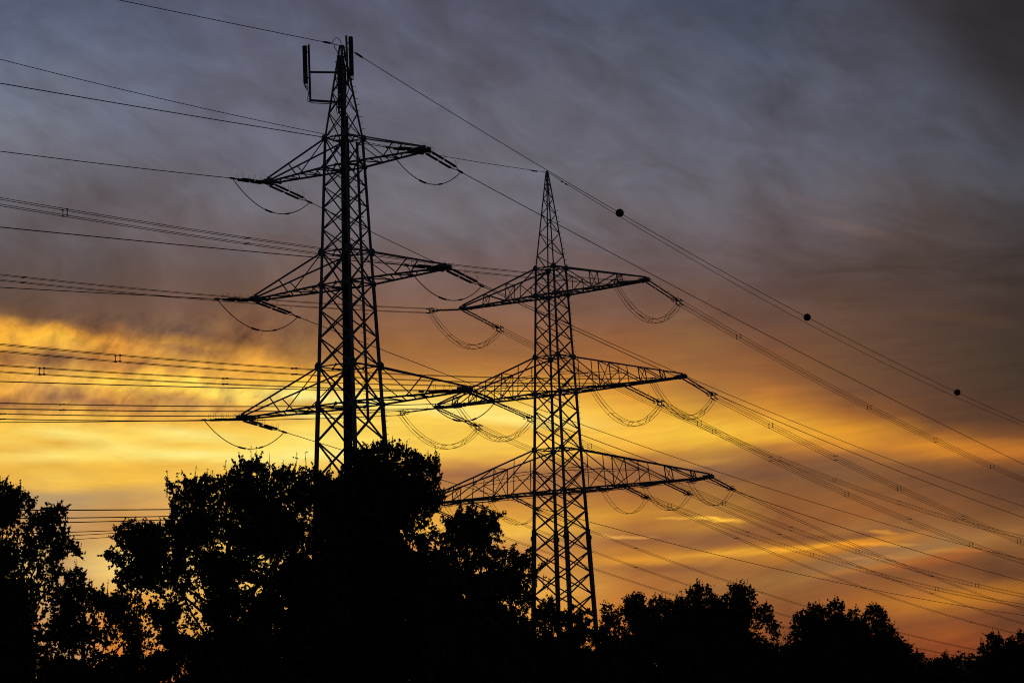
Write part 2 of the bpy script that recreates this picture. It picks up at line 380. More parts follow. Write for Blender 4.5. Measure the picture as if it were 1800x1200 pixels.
# ------------------------------------------------------------------ mesh helpers
class MB:
    def __init__(self):
        self.v = []; self.f = []

    def bar(self, p, q, w, h=None, up=(0, 0, 1)):
        p = np.asarray(p, float); q = np.asarray(q, float)
        h = h or w
        d = q - p
        n = np.linalg.norm(d)
        if n < 1e-6:
            return
        d /= n
        up = np.asarray(up, float)
        if abs(d @ up) > 0.97:
            up = np.array([1.0, 0.3, 0.0])
        a = np.cross(d, up); a /= np.linalg.norm(a)
        b = np.cross(a, d)
        k = len(self.v)
        for c in (p, q):
            for s, t in ((-1, -1), (1, -1), (1, 1), (-1, 1)):
                self.v.append(tuple(c + a * s * w / 2 + b * t * h / 2))
        self.f += [(k, k + 1, k + 2, k + 3), (k + 7, k + 6, k + 5, k + 4)]
        for i in range(4):
            j = (i + 1) % 4
            self.f.append((k + i, k + 4 + i, k + 4 + j, k + j))

    def tube(self, pts, r, sides=6, close=True):
        pts = [np.asarray(p, float) for p in pts]
        n = len(pts)
        rs = r if hasattr(r, '__len__') else [r] * n
        k = len(self.v)
        a = None
        for i, p in enumerate(pts):
            d = pts[min(i + 1, n - 1)] - pts[max(i - 1, 0)]
            d /= max(np.linalg.norm(d), 1e-9)
            if a is None:
                u = np.array([0, 0, 1.0]) if abs(d[2]) < 0.9 else np.array([1.0, 0, 0])
                a = np.cross(d, u)
            a = a - d * (a @ d)
            a /= max(np.linalg.norm(a), 1e-9)
            b = np.cross(d, a)
            for s in range(sides):
                t = 2 * math.pi * s / sides
                self.v.append(tuple(p + (a * math.cos(t) + b * math.sin(t)) * rs[i]))
        for i in range(n - 1):
            for s in range(sides):
                s2 = (s + 1) % sides
                self.f.append((k + i * sides + s, k + i * sides + s2, k + (i + 1) * sides + s2, k + (i + 1) * sides + s))
        if close:
            self.f.append(tuple(k + s for s in range(sides))[::-1])
            self.f.append(tuple(k + (n - 1) * sides + s for s in range(sides)))

    def plate(self, c, a, b, r, th, sides=8):
        """polygonal plate in the plane of a, b"""
        c, a, b = (np.asarray(x, float) for x in (c, a, b))
        a = a / np.linalg.norm(a); b = b - a * (a @ b); b /= np.linalg.norm(b)
        n = np.cross(a, b)
        k = len(self.v)
        for s_ in (-1, 1):
            for s in range(sides):
                t = 2 * math.pi * (s + 0.5) / sides
                self.v.append(tuple(c + (a * math.cos(t) + b * math.sin(t)) * r + n * s_ * th / 2))
        self.f.append(tuple(k + s for s in range(sides))[::-1])
        self.f.append(tuple(k + sides + s for s in range(sides)))
        for s in range(sides):
            s2 = (s + 1) % sides
            self.f.append((k + s, k + s2, k + sides + s2, k + sides + s))

    def ring(self, c, axis, R, r, n=16, m=5):
        c = np.asarray(c, float); axis = np.asarray(axis, float); axis = axis / np.linalg.norm(axis)
        u = np.array([0, 0, 1.0]) if abs(axis[2]) < 0.9 else np.array([1.0, 0, 0])
        a = np.cross(axis, u); a /= np.linalg.norm(a); b = np.cross(axis, a)
        k = len(self.v)
        for i in range(n):
            t = 2 * math.pi * i / n
            e = a * math.cos(t) + b * math.sin(t)
            for j in range(m):
                s = 2 * math.pi * j / m
                self.v.append(tuple(c + e * (R + r * math.cos(s)) + axis * r * math.sin(s)))
        for i in range(n):
            for j in range(m):
                i2, j2 = (i + 1) % n, (j + 1) % m
                self.f.append((k + i * m + j, k + i2 * m + j, k + i2 * m + j2, k + i * m + j2))

    def build(self, name, mat, parent=None, origin=None):
        o_ = np.zeros(3)
        if parent is not None:
            o_ = world_loc(parent)
        elif origin is not None:
            o_ = np.asarray(origin, float)
        me = bpy.data.meshes.new(name)
        vv = np.asarray(self.v, float) - o_
        me.from_pydata([tuple(x) for x in vv], [], self.f)
        me.materials.append(mat)
        ob = bpy.data.objects.new(name, me)
        COL.objects.link(ob)
        if parent is not None:
            ob.parent = parent
        elif origin is not None:
            ob.location = tuple(o_)
        return ob


def world_loc(o):
    l = np.zeros(3)
    while o is not None:
        l += np.array(o.location)
        o = o.parent
    return l


def tag(o, label=None, cat=None, group=None, kind=None):
    if label: o['label'] = label
    if cat: o['category'] = cat
    if group: o['group'] = group
    if kind: o['kind'] = kind
    return o


def thing(name, loc, label, cat, group=None):
    o = bpy.data.objects.new(name, None)
    o.empty_display_size = 0.3
    o.location = tuple(loc)
    COL.objects.link(o)
    return tag(o, label, cat, group)


def smooth_shade(o):
    for p in o.data.polygons:
        p.use_smooth = True
    return o


# ------------------------------------------------------------------ ground
g = MB()
S = 6000.0
nx = 40
for i in range(nx + 1):
    for j in range(nx + 1):
        x = -S + 2 * S * i / nx; y = -1500 + (S + 1500) * j / nx
        g.v.append((x, y, 0.0))
for i in range(nx):
    for j in range(nx):
        a = i * (nx + 1) + j
        g.f.append((a, a + nx + 1, a + nx + 2, a + 1))
tag(g.build('ground', GRASS), kind='structure')

# ------------------------------------------------------------------ pylons
XL = dict(p=[-10.7028, 0.6026], Y=140.0, h=[35.7076, 27.9804, 20.3697], b=[33.7447, 25.816, 17.8248], w=[1.7789, 2.2603, 2.8177], a=[6.826, 8.1925, 9.5464])
XR = dict(p=[3.8941, 0.6131], Y=200.0, h=[37.7324, 29.2991, 20.6229], b=[35.1583, 25.8858, 16.6945], w=[2.0283, 2.5423, 3.1014], a=[10.5639, 13.971, 16.2124], apex=46.9953)
LEVEL = ['top', 'middle', 'bottom']


class Tower:
    def __init__(s, D):
        s.x, s.phi = D['p']; s.y = D['Y']
        s.h = [v + EYE for v in D['h']]; s.b = [v + EYE for v in D['b']]
        s.a = D['a']
        s.wfit = np.polyfit(s.h, D['w'], 1)
        s.e = np.array([-math.cos(s.phi), math.sin(s.phi), 0.0])      # along the left arm, away from the camera
        s.n = np.array([-s.e[1], s.e[0], 0.0])                        # towards the camera
        s.dr = np.array([math.sin(s.phi), math.cos(s.phi), 0.0])      # the span to the right
        s.top = None

    def w(s, z):
        if z > s.h[0] and s.top is not None:
            w0 = np.polyval(s.wfit, s.h[0])
            t = (z - s.h[0]) / (s.top[0] - s.h[0])
            return w0 + (s.top[1] - w0) * t
        return float(np.polyval(s.wfit, z))

    def c(s, i, j, z):
        """corner: i = +1 left-arm side, j = +1 near side"""
        h = s.w(z) / 2
        return np.array([s.x, s.y, 0]) + s.e * i * h + s.n * j * h + np.array([0, 0, z])

    def axis(s, t, z):
        return np.array([s.x, s.y, 0]) + s.e * t + np.array([0, 0, z])


TL = Tower(XL); TR = Tower(XR)
CORN = [(1, 1), (-1, 1), (-1, -1), (1, -1)]       # left, near, right, far as seen from the camera


def z_at(T, x, y):
    r = at(x, y, T.y)
    return r[2]


TL.top = (z_at(TL, 600, 80), 0.16)
TR.top = (XR['apex'] + EYE, 0.14)
rootL = thing('lattice_pylon', (TL.x, TL.y, 0), 'nearer lattice pylon crowned with mobile phone antennas and carrying a thick dark cable duct', 'pylon', 'lattice power pylons')
rootR = thing('lattice_pylon', (TR.x, TR.y, 0), 'farther lattice pylon with a bare pointed spire and three long cross-arms', 'pylon', 'lattice power pylons')


def faces():
    for k in range(4):
        yield CORN[k], CORN[(k + 1) % 4]


def levels_between(T, z0, z1, n):
    """n panels from z0 up to z1 whose heights follow the width"""
    zs = [z0]
    ws = [T.w(z0 + (z1 - z0) * (i + 0.5) / n) + 0.25 for i in range(n)]
    tot = sum(ws)
    for q in ws:
        zs.append(zs[-1] + (z1 - z0) * q / tot)
    return zs


def legs(T, root, spec):
    """spec: list of (z_from, z_to, thickness)"""
    for (i, j) in CORN:
        m = MB()
        for (z0, z1, t) in spec:
            m.bar(T.c(i, j, z0), T.c(i, j, z1), t, t, up=T.n)
        m.build('leg', STEEL, root)


def bracing(T, root, zs, t0, t1, kind='X'):
    for k, (A, B) in enumerate(faces()):
        m = MB()
        off = T.n * A[1] if A[1] == B[1] else T.e * A[0]
        for q in range(len(zs) - 1):
            z0, z1 = zs[q], zs[q + 1]
            fr = (zs[q] - zs[0]) / max(zs[-1] - zs[0], 1e-6)
            t = t0 + (t1 - t0) * fr
            if kind == 'X':
                m.bar(T.c(*A, z0) + off * 0.03, T.c(*B, z1) + off * 0.03, t, t * 0.8)
                m.bar(T.c(*B, z0) - off * 0.03, T.c(*A, z1) - off * 0.03, t, t * 0.8)
            else:
                if (q + k) % 2:
                    m.bar(T.c(*A, z0), T.c(*B, z1), t)
                else:
                    m.bar(T.c(*B, z0), T.c(*A, z1), t)
        m.build('face_bracing', STEEL, root)


def ring_frame(T, root, z, t, plan=True):
    m = MB()
    for A, B in faces():
        m.bar(T.c(*A, z), T.c(*B, z), t)
    if plan:
        mids = [(T.c(*A, z) + T.c(*B, z)) / 2 for A, B in faces()]
        for q, (A, B) in enumerate(faces()):
            m.plate(mids[q], T.c(*B, z) - T.c(*A, z), (0, 0, 1), t * 1.5, 0.03, 6)
        for q in range(4):
            m.bar(mids[q], mids[(q + 1) % 4], t * 0.8)
    m.build('horizontal_frame', STEEL, root)


def gussets(T, root, z, r):
    for (i, j) in CORN:
        m = MB()
        c = T.c(i, j, z)
        m.plate(c + T.n * j * 0.09, T.e, (0, 0, 1), r, 0.03)
        m.plate(c + T.e * i * 0.09, T.n, (0, 0, 1), r, 0.03)
        m.build('gusset_plate', STEEL, root)


def lerp(a, b, t):
    return a + (b - a) * t


def cross_arm(T, root, k, s, chord, brace, style):
    """k level, s=+1 left arm, -1 right arm"""
    zt, zb, L = T.h[k], T.b[k], T.a[k]
    rise = 0.28 if style == 'L' else 0.35
    tipw = 0.42
    ch = MB(); br = MB()
    A0 = {j: T.c(s, j, zb) for j in (1, -1)}
    G0 = {j: T.c(s, j, zt) for j in (1, -1)}
    tb = {j: T.axis(s * L, zb) + T.n * j * tipw / 2 for j in (1, -1)}
    tt = {j: T.axis(s * (L - 0.25), zb + rise) + T.n * j * tipw / 2 for j in (1, -1)}
    bot = lambda j, f: lerp(A0[j], tb[j], f)
    top = lambda j, f: lerp(G0[j], tt[j], f)
    for j in (1, -1):
        ch.bar(A0[j], tb[j], chord * 1.25)
        ch.bar(G0[j], tt[j], chord)
        ch.bar(tb[j], tt[j] + T.e * s * 0.2, chord)
    ch.bar(tb[1], tb[-1], chord); ch.bar(tt[1], tt[-1], chord)
    # bottom plan bracing
    nb = 7 if style == 'L' else 10
    for q in range(nb):
        f0 = q / nb; f1 = (q + 1) / nb
        j = 1 if q % 2 else -1
        br.bar(bot(j, f0), bot(-j, f1 if q < nb - 1 else 0.98), brace)
        if style != 'L' or q % 2:
            br.bar(bot(1, f1 * 0.99), bot(-1, f1 * 0.99), brace * 0.9)
    if style == 'L':
        for j in (1, -1):
            br.bar(top(j, 0.0), bot(j, 0.40), brace * 0.85)
            br.bar(bot(j, 0.47), top(j, 0.63), brace)
    else:
        main = [[0.40, 0.70], [0.335, 0.66, 0.83], [0.35, 0.71, 0.885]][k]
        prev_t = 0.0
        for q, f in enumerate(main):
            for j in (1, -1):
                br.bar(top(j, f), bot(j, f), brace)                      # post
                pf = 0.0 if q == 0 else main[q - 1]
                down = k > 0 or q % 2 == 0
                if down:
                    br.bar(top(j, pf), bot(j, f), brace)
                else:
                    br.bar(bot(j, pf), top(j, f), brace)
                # redundant members from the middle of each long diagonal
                if f - pf > 0.3:
                    mid = (top(j, pf) + bot(j, f)) / 2 if down else (bot(j, pf) + top(j, f)) / 2
                    fm = (pf + f) / 2
                    br.bar(top(j, fm) if k else mid, bot(j, fm), brace * 0.8)
                    br.bar(mid, bot(j, pf + 0.02), brace * 0.8)
            # transverse frame with crossed members
            br.bar(top(1, f), top(-1, f), brace * 0.8)
            br.bar(top(1, f), bot(-1, f), brace * 0.6)
            br.bar(top(-1, f), bot(1, f), brace * 0.6)
        if k:
            for j in (1, -1):   # second redundant in the first bay and the long handrail strut
                hm = (bot(j, main[0]) + top(j, 0)) / 2
                br.bar(hm, T.c(s, j, (zt + zb) / 2), brace * 0.7)
                m2 = (top(j, main[0]) + bot(j, main[1])) / 2
                br.bar(m2, T.c(s, j, zb + (zt - zb) * 0.45), brace * 0.6)
    arm = ch.build('cross_arm', STEEL, root)
    br.build('arm_bracing', STEEL, arm)
    p = MB()
    for j in (1, -1):
        p.bar(T.axis(s * (L - 0.7), zb + 0.13) + T.n * j * (tipw / 2 + 0.07), T.axis(s * (L + 0.16), zb + 0.12) + T.n * j * (tipw / 2 + 0.04), 0.04, 0.22)
    p.bar(T.axis(s * (L - 0.1), zb) + T.n * 0.55, T.axis(s * (L - 0.1), zb) - T.n * 0.55, 0.16)
    p.bar(T.axis(s * (L - 0.75), zb) + T.n * 0.6, T.axis(s * (L - 0.75), zb) - T.n * 0.6, 0.16)
    p.build('tip_plate', STEEL, arm)
    return arm


# nearer pylon
legs(TL, rootL, [(-0.2, TL.b[2], 0.215), (TL.b[2], TL.b[1], 0.17), (TL.b[1], TL.h[0], 0.135), (TL.h[0], TL.top[0], 0.095)])
zlow = levels_between(TL, 0.0, TL.b[2], 7)
bracing(TL, rootL, zlow, 0.125, 0.105)
bracing(TL, rootL, [TL.b[2], TL.h[2]], 0.10, 0.10)
bracing(TL, rootL, levels_between(TL, TL.h[2], TL.b[1], 3), 0.095, 0.085)
bracing(TL, rootL, [TL.b[1], TL.h[1]], 0.085, 0.085)
bracing(TL, rootL, levels_between(TL, TL.h[1], TL.b[0], 4), 0.078, 0.072)
bracing(TL, rootL, [TL.b[0], TL.h[0]], 0.07, 0.07)
bracing(TL, rootL, levels_between(TL, TL.h[0], TL.top[0] - 0.6, 5), 0.06, 0.045)
for k in range(3):
    ring_frame(TL, rootL, TL.h[k], 0.07)
    ring_frame(TL, rootL, TL.b[k], 0.09)
    gussets(TL, rootL, TL.h[k], 0.25 + 0.035 * k)
    gussets(TL, rootL, TL.b[k], 0.18 + 0.02 * k)
    for s in (1, -1):
        cross_arm(TL, rootL, k, s, 0.09, 0.062, 'L')

# farther pylon
zs_thick = z_at(TR, 990, 930)
legs(TR, rootR, [(-0.2, zs_thick, 0.32), (zs_thick, TR.b[2], 0.225), (TR.b[2], TR.b[1], 0.19), (TR.b[1], TR.h[0], 0.15), (TR.h[0], TR.top[0], 0.085)])
bracing(TR, rootR, levels_between(TR, 0.0, TR.b[2], 9), 0.125, 0.11)
bracing(TR, rootR, levels_between(TR, TR.b[2], TR.h[2], 2), 0.10, 0.10)
bracing(TR, rootR, levels_between(TR, TR.h[2], TR.b[1], 3), 0.10, 0.095)
bracing(TR, rootR, levels_between(TR, TR.b[1], TR.h[1], 2), 0.09, 0.09)
bracing(TR, rootR, levels_between(TR, TR.h[1], TR.b[0], 4), 0.09, 0.085)
bracing(TR, rootR, levels_between(TR, TR.b[0], TR.h[0], 2), 0.08, 0.08)
bracing(TR, rootR, levels_between(TR, TR.h[0], TR.top[0] - 0.3, 12), 0.068, 0.045, 'Z')
for k in range(3):
    ring_frame(TR, rootR, TR.h[k], 0.085)
    ring_frame(TR, rootR, TR.b[k], 0.12)
    gussets(TR, rootR, TR.h[k], 0.28)
    gussets(TR, rootR, TR.b[k], 0.24)
    for s in (1, -1):
        cross_arm(TR, rootR, k, s, 0.12, 0.078, 'R')
gussets(TR, rootR, zs_thick - 0.8, 0.34)
cap = MB()
cap.plate(TR.axis(0, TR.top[0]), TR.e, (0, 0, 1), 0.16, 0.1, 6)
cap.build('spire_cap', STEEL, rootR)


def step_bolts(T, root, i, j, z0, z1, dz, ln, th):
    z = z0; q = 0
    out = T.e * i + T.n * j
    out /= np.linalg.norm(out)
    while z < z1:
        d = T.n * j if q % 2 else T.e * i
        m = MB()
        c = T.c(i, j, z)
        d2 = out * 0.8 + d * 0.5
        m.bar(c, c + d2 * ln, th)
        m.build('step_bolt', STEEL, root)
        z += dz; q += 1


step_bolts(TL, rootL, -1, -1, TL.h[0] - 0.2, TL.top[0] - 1.6, 0.42, 0.24, 0.028)
step_bolts(TL, rootL, -1, -1, z_at(TL, 676, 795), TL.b[2] - 0.1, 0.42, 0.24, 0.03)
step_bolts(TR, rootR, -1, -1, z_at(TR, 1040, 1110), TR.h[0] + 6.0, 0.52, 0.24, 0.035)

# cable duct, ladder rail and antennas of the nearer pylon
d = MB()
za, zb_ = z_at(TL, 606, 205), z_at(TL, 606, 180)
P0 = at(606.3, 245, TL.y); P1 = at(611.3, 742, TL.y + 0.6)
dirv = (P1 - P0) / (P0[2] - P1[2])
bottom = P1 + dirv * P1[2]; topp = P0 - dirv * (za - P0[2])
d.bar(bottom, P0, 0.44, 0.36, up=TL.n)
d.bar(P0 + np.array([0, 0, 0.002]), topp, 0.36, 0.3, up=TL.n)
duct = d.build('cable_duct', DARKSTEEL, rootL)
d = MB()
for q in range(26):
    z = 10 + q * 1.05
    if z > P0[2]: break
    c = bottom + (P0 - bottom) * (z / P0[2])
    d.bar(c - TL.e * 0.4, c + TL.e * 0.4, 0.06); d.bar(c + np.array([0.27, -0.1, 0]), c + np.array([0.27, -0.1, 0.4]), 0.05)
d.build('duct_bracket', STEEL, duct)
ld = MB()
q0 = at(627.5, 250, TL.y - 0.3); q1 = at(647.3, 742, TL.y - 0.9)
ld.bar(q0, q1, 0.15, 0.10, up=TL.n)
rail = ld.build('ladder_rail', STEEL, rootL)
n = 46
for q in range(n):
    lr = MB()
    c = lerp(q1, q0, (q + 0.5) / n)
    sgn = 1 if q % 2 else -1
    lr.bar(c, c + np.array([0.27 * sgn, 0.0, 0]), 0.032)
    lr.build('ladder_rung', STEEL, rail)


def dz(x, y, dd=0.0):
    return at(x, y, TL.y + dd)


# top equipment: three panel antennas on pipes, outrigger frame on the left
def panel_antenna(x, y0, y1, wpx, dd, root):
    m = MB()
    a = dz(x, y0, dd); b = dz(x + (y1 - y0) * 0.028, y1, dd)
    wd = wpx / F * TL.y
    m.bar(b, a, wd, wd * 0.6, up=(0, 1, 0))
    m.bar(a, a + np.array([0, 0, 0.05]), wd * 0.8, wd * 0.45, up=(0, 1, 0))
    o = m.build('panel_antenna', PANEL, root)
    c = MB()
    for t in (0.15, 0.85):
        p = lerp(a, b, t)
        c.bar(p, p + np.array([0.28, 0.05, 0]) * (1 if x < 590 else -1), 0.07)
    c.build('antenna_clamp', STEEL, o)
    s = MB()
    for q in (-0.3, 0.0, 0.3):
        e_ = b + np.array([q * wd, 0, 0])
        s.tube([e_, e_ + np.array([0.02, 0, -0.18]), e_ + np.array([0.15 * (1 if x < 590 else -1), 0, -0.42])], 0.025, 5)
    s.build('feeder_cable', DARKSTEEL, o)
    return o


fr = MB()
fr.tube([dz(542.5, 79), dz(545.5, 178)], 0.075, 8)
fr.tube([dz(543.5, 127), dz(590, 127.6, 0.3)], 0.075, 8)
fr.tube([dz(544.5, 176.5), dz(596, 180, 0.3)], 0.085, 8)
outr = fr.build('antenna_outrigger', STEEL, rootL)
fc = MB()
fc.tube([dz(537, 150), dz(538, 156), dz(543, 162), dz(541, 172), dz(541, 178), dz(550, 181.5), dz(575, 182.5), dz(596, 184, .3)], 0.03, 5)
fc.build('feeder_cable', DARKSTEEL, outr)
panel_antenna(535.5, 82, 147, 8, -0.1, outr)
p2 = MB()
p2.tube([dz(608.5, 63, -0.5), dz(612, 150, -0.5)], 0.07, 8)
p2.bar(dz(600, 95, 0), dz(611, 95, -0.5), 0.08); p2.bar(dz(600, 130, 0), dz(613, 131, -0.5), 0.08)
pole2 = p2.build('antenna_pole', STEEL, rootL)
panel_antenna(616.3, 66, 133, 8, -0.5, pole2)
p3 = MB()
p3.tube([dz(593.5, 98, 0.7), dz(596, 200, 0.6)], 0.06, 8)
p3.bar(dz(594, 110, 0.7), dz(601, 110, 0.1), 0.07); p3.bar(dz(595, 150, 0.7), dz(602, 150, 0.1), 0.07)
pole3 = p3.build('antenna_pole', STEEL, rootL)
panel_antenna(596.5, 100, 165, 8, 1.0, pole3)
for (x, y0, y1, wp) in ((601, 128, 150, 9), (603, 155, 172, 10), (598, 172, 190, 7), (604, 178, 198, 8)):
    m = MB()
    m.bar(dz(x, y1, -0.2), dz(x, y0, -0.2), wp / F * 140, 0.3, up=(0, 1, 0))
    bx = m.build('radio_unit', PANEL, rootL)
    m = MB()
    m.bar(dz(x, y1 - 3, 0.1), dz(x, y0 + 3, 0.1), 0.08, 0.2)
    m.build('radio_bracket', STEEL, bx)
cb = MB()
for q in range(9):
    x0 = 599 + q * 1.0
    cb.tube([dz(x0, 90 + 5 * q % 23 + 10), dz(x0 + 1.5, 150, 0.1 * (q % 3)), dz(x0 + 0.5 + (q % 2), 195), dz(604 + q * 0.5, 240)], 0.035, 5)
cb.tube([dz(594, 178), dz(591, 190), dz(593, 200), dz(598, 196), dz(603, 205)], 0.03, 5)
cb.tube([dz(619, 134, -0.5), dz(618, 140, -0.5), dz(614, 155, -0.4), dz(607, 175)], 0.03, 5)
cb.build('feeder_cable', DARKSTEEL, rootL)
cb = MB()
cb.tube([dz(583, 77), dz(587, 70), dz(591, 66.5), dz(596, 69), dz(600, 77)], 0.025, 5)
cb.tube([dz(587, 77), dz(588, 84), dz(592, 90), dz(595, 97)], 0.025, 5)
cb.build('earth_strap', WIRE, rootL)

# ------------------------------------------------------------------ conductors, insulators, jumpers
SIDE = {1: 'left', -1: 'right'}


def plane_hit(A, d, px):
    nrm = np.array([d[1], -d[0]])
    r = ray(*px)
    t = (nrm @ A[:2]) / (nrm @ r[:2])
    P = r * t + np.array([0, 0, EYE])
    return P, float((P[:2] - A[:2]) @ d[:2])


def fit_span(P0, d, pts, cdef=0.0004):
    """parabola z = z0 + b s + c s^2 in the vertical plane through P0"""
    S_, Z_ = [], []
    for px in pts:
        P, s = plane_hit(P0, d, px)
        if s > 0.5:
            S_.append(s); Z_.append(P[2] - P0[2])
    S_ = np.array(S_); Z_ = np.array(Z_)
    if len(S_) >= 2:
        A = np.stack([S_, S_ ** 2], 1)
        wt = 1.0 / np.sqrt(S_ + 5)
        b, c = np.linalg.lstsq(A * wt[:, None], Z_ * wt, rcond=None)[0]
        if not (0.00015 < c < 0.0016):
            c = min(max(c, 0.00015), 0.0016)
            b = ((Z_ - c * S_ ** 2) * S_ * wt ** 2).sum() / (S_ ** 2 * wt ** 2).sum()
    else:
        c = cdef; b = (Z_[0] - c * S_[0] ** 2) / S_[0]
    return b, c


def span_pts(P0, d, b, c, s1, n=40, off=(0, 0, 0), s0=0.0):
    out = []
    for i in range(n + 1):
        s = s0 + (s1 - s0) * (i / n) ** 1.25
        out.append(P0 + d * s + np.array([0, 0, b * s + c * s * s]) + np.asarray(off))
    return out


def insulator(A, E, lat, label, group, style):
    """double tension string from arm A to live end E; lat = horizontal direction between the two rods"""
    ax = E - A
    Ln = np.linalg.norm(ax); ax = ax / Ln
    up = np.cross(lat, ax); up /= np.linalg.norm(up)
    if up[2] < 0: up = -up
    root = thing('insulator_string', A, label, 'insulator', group)
    if style == 'L':
        sep, f0, f1, r0, r1 = 0.50, 0.10, 0.74, 0.045, 0.085
    elif style == 'Q':
        sep, f0, f1, r0, r1 = 0.48, 0.06, 0.84, 0.045, 0.075
    else:
        sep, f0, f1, r0, r1 = 0.46, 0.06, 0.86, 0.045, 0.07
    for s in (-1, 1):
        m = MB()
        o = lat * s * sep / 2
        p0 = A + o + ax * Ln * f0; p1 = A + o * (0.9) + ax * Ln * f1
        nsh = 26
        pts, rs = [], []
        segs = [(0.0, 0.46), (0.54, 1.0)] if style == 'L' else [(0.0, 0.31), (0.345, 0.655), (0.69, 1.0)]
        for (a0, a1) in segs:
            pts, rs = [], []
            k = nsh // len(segs)
            for q in range(k * 2 + 1):
                t = a0 + (a1 - a0) * q / (k * 2)
                pts.append(lerp(p0, p1, t)); rs.append(r1 if q % 2 else r0)
            m.tube(pts, rs, 8)
        m.tube([A + o * 0.95, p1 + ax * 0.05], 0.028, 6)
        rod = m.build('insulator_rod', GLAZE, root)
        ts = (0.0, 0.5, 1.0) if style == 'L' else (0.0, 0.33, 0.66)
        sz = 0.34 if style == 'L' else 0.22
        for t in ts:
            hn = MB()
            c = lerp(p0, p1, t)
            for q in (-1, 1):
                hn.tube([c, c + up * sz * 0.45 + ax * 0.12 * q, c + up * sz + ax * 0.06 * q, c + up * sz * 1.25 + ax * 0.12 * q], 0.012, 4)
            hn.build('arcing_horn', STEEL, rod)
        if style != 'L':
            m = MB()
            m.ring(p1 - ax * 0.05, ax * 0.35 + lat * 0.1 + np.array([0.25, -1.0, 0.0]), 0.19, 0.03)
            m.bar(p1, p1 - ax * 0.05 + np.array([0, 0, -0.2]), 0.03)
            m.build('corona_ring', STEEL, rod)
    y = MB()
    y0 = A + ax * Ln * f1
    if style == 'L':
        y1 = E - ax * 0.45
        y.bar(y0 - lat * sep / 2, y0 + lat * sep / 2, 0.05, 0.03)
        y.bar(y0 - lat * sep / 2, y1, 0.05, 0.04); y.bar(y0 + lat * sep / 2, y1, 0.05, 0.04)
        y.build('yoke_plate', STEEL, root)
        m = MB()
        m.tube([y1 - ax * 0.1, y1, y1 + ax * 0.1, E, E + ax * 0.1], [0.03, 0.06, 0.075, 0.07, 0.03], 8)
        m.build('tension_clamp', STEEL, root)
    else:
        y.bar(y0 - lat * sep / 2, y0 + lat * sep / 2, 0.06, 0.05)
        y1 = y0 + ax * (Ln * (1 - f1)) * 0.45
        y.bar(y0, y1, 0.06)
        if style == 'Q':
            y.bar(y1 - lat * 0.26, y1 + lat * 0.26, 0.06)
            for s in (-1, 1):
                y.bar(y1 + lat * 0.22 * s + up * 0.26, y1 + lat * 0.22 * s - up * 0.26, 0.06)
        else:
            y.bar(y1 - lat * 0.24, y1 + lat * 0.24, 0.06)
        y.build('yoke_plate', STEEL, root)
        for off in bundle_offsets(style, lat):
            m = MB()
            m.tube([y1 + off, E + off - ax * 0.5, E + off, E + off + ax * 0.15], [0.03, 0.06, 0.06, 0.025], 6)
            m.build('tension_clamp', STEEL, root)
    return root


def bundle_offsets(style, lat):
    u = np.array([0, 0, 1.0])
    if style == 'Q':
        return [lat * 0.2 + u * 0.2, -lat * 0.2 + u * 0.2, lat * 0.2 - u * 0.2, -lat * 0.2 - u * 0.2]
    if style == 'T':
        return [lat * 0.2, -lat * 0.2]
    return [lat * 0.0]


def conductor(P0, d, lat, b, c, s1, style, label, group, r, spacers=()):
    offs = bundle_offsets(style, lat)
    if len(offs) == 1:
        m = MB()
        m.tube(span_pts(P0, d, b, c, s1, 48), r, 5)
        return tag(m.build('conductor', WIRE, None, P0), label, 'power line', group)
    root = thing('bundle_conductor', P0, label, 'power line', group)
    for o in offs:
        m = MB()
        m.tube(span_pts(P0, d, b, c, s1, 48, o), r, 5)
        m.build('subconductor', WIRE, root)
    for (s, way) in spacers:
        cpt = P0 + d * s + np.array([0, 0, b * s + c * s * s])
        if style == 'Q':
            pairs = ((0, 2), (1, 3)) if way == 'v' else ((0, 1), (2, 3))
        else:
            pairs = ((0, 1),)
        for (i, j) in pairs:
            m = MB()
            m.bar(cpt + offs[i], cpt + offs[j], 0.045, 0.045)
            for k in (i, j):
                m.bar(cpt + offs[k] - d * 0.08, cpt + offs[k] + d * 0.08, 0.07, 0.07)
            m.build('spacer', STEEL, root)
    return root


def jumper(E0, E1, lat, sag, style, label, group, r):
    offs = bundle_offsets(style, lat)
    n = 22

    def curve(o, k):
        out = []
        for i in range(n + 1):
            t = i / n
            h = max(4 * t * (1 - t), 0.0) ** 0.96
            out.append(lerp(E0, E1, t) + o - np.array([0, 0, sag * (1 + 0.04 * k) * h]))
        return out
    if len(offs) == 1:
        m = MB(); pts = curve(offs[0], 0)
        m.tube(pts, r, 5)
        for (a, b_) in ((9, 12), (15, 17)):
            m.tube(pts[a:b_], r * 2.0, 6)
        return tag(m.build('jumper_loop', WIRE, None, E0), label, 'jumper cable', group)
    root = thing('jumper_loop', E0, label, 'jumper cable', group)
    cs = []
    for k, o in enumerate(offs):
        m = MB(); pts = curve(o, 0)
        cs.append(pts)
        m.tube(pts, r, 5)
        m.build('jumper_wire', WIRE, root)
    for q in ((5, 8, 11, 14, 17) if style == 'Q' else (6, 11, 16)):
        for (i, j) in (((0, 1),) if style == 'T' else ((2, 0), (3, 1)) if q % 2 else ((0, 3),)):
            m = MB()
            m.bar(cs[i][q], cs[j][q + (style == 'Q')], 0.03)
            m.build('spacer', STEEL, root)
    return root


def arm_point(T, k, s, px):
    """point under the arm whose picture column is px"""
    zb = T.b[k] - 0.05
    lo, hi = 0.5, T.a[k] + 3
    f = lambda t: proj(T.axis(s * t, zb))[0]
    for _ in range(60):
        mid = (lo + hi) / 2
        if (f(mid) - px) * s > 0: lo = mid
        else: hi = mid
    return T.axis(s * lo, zb)


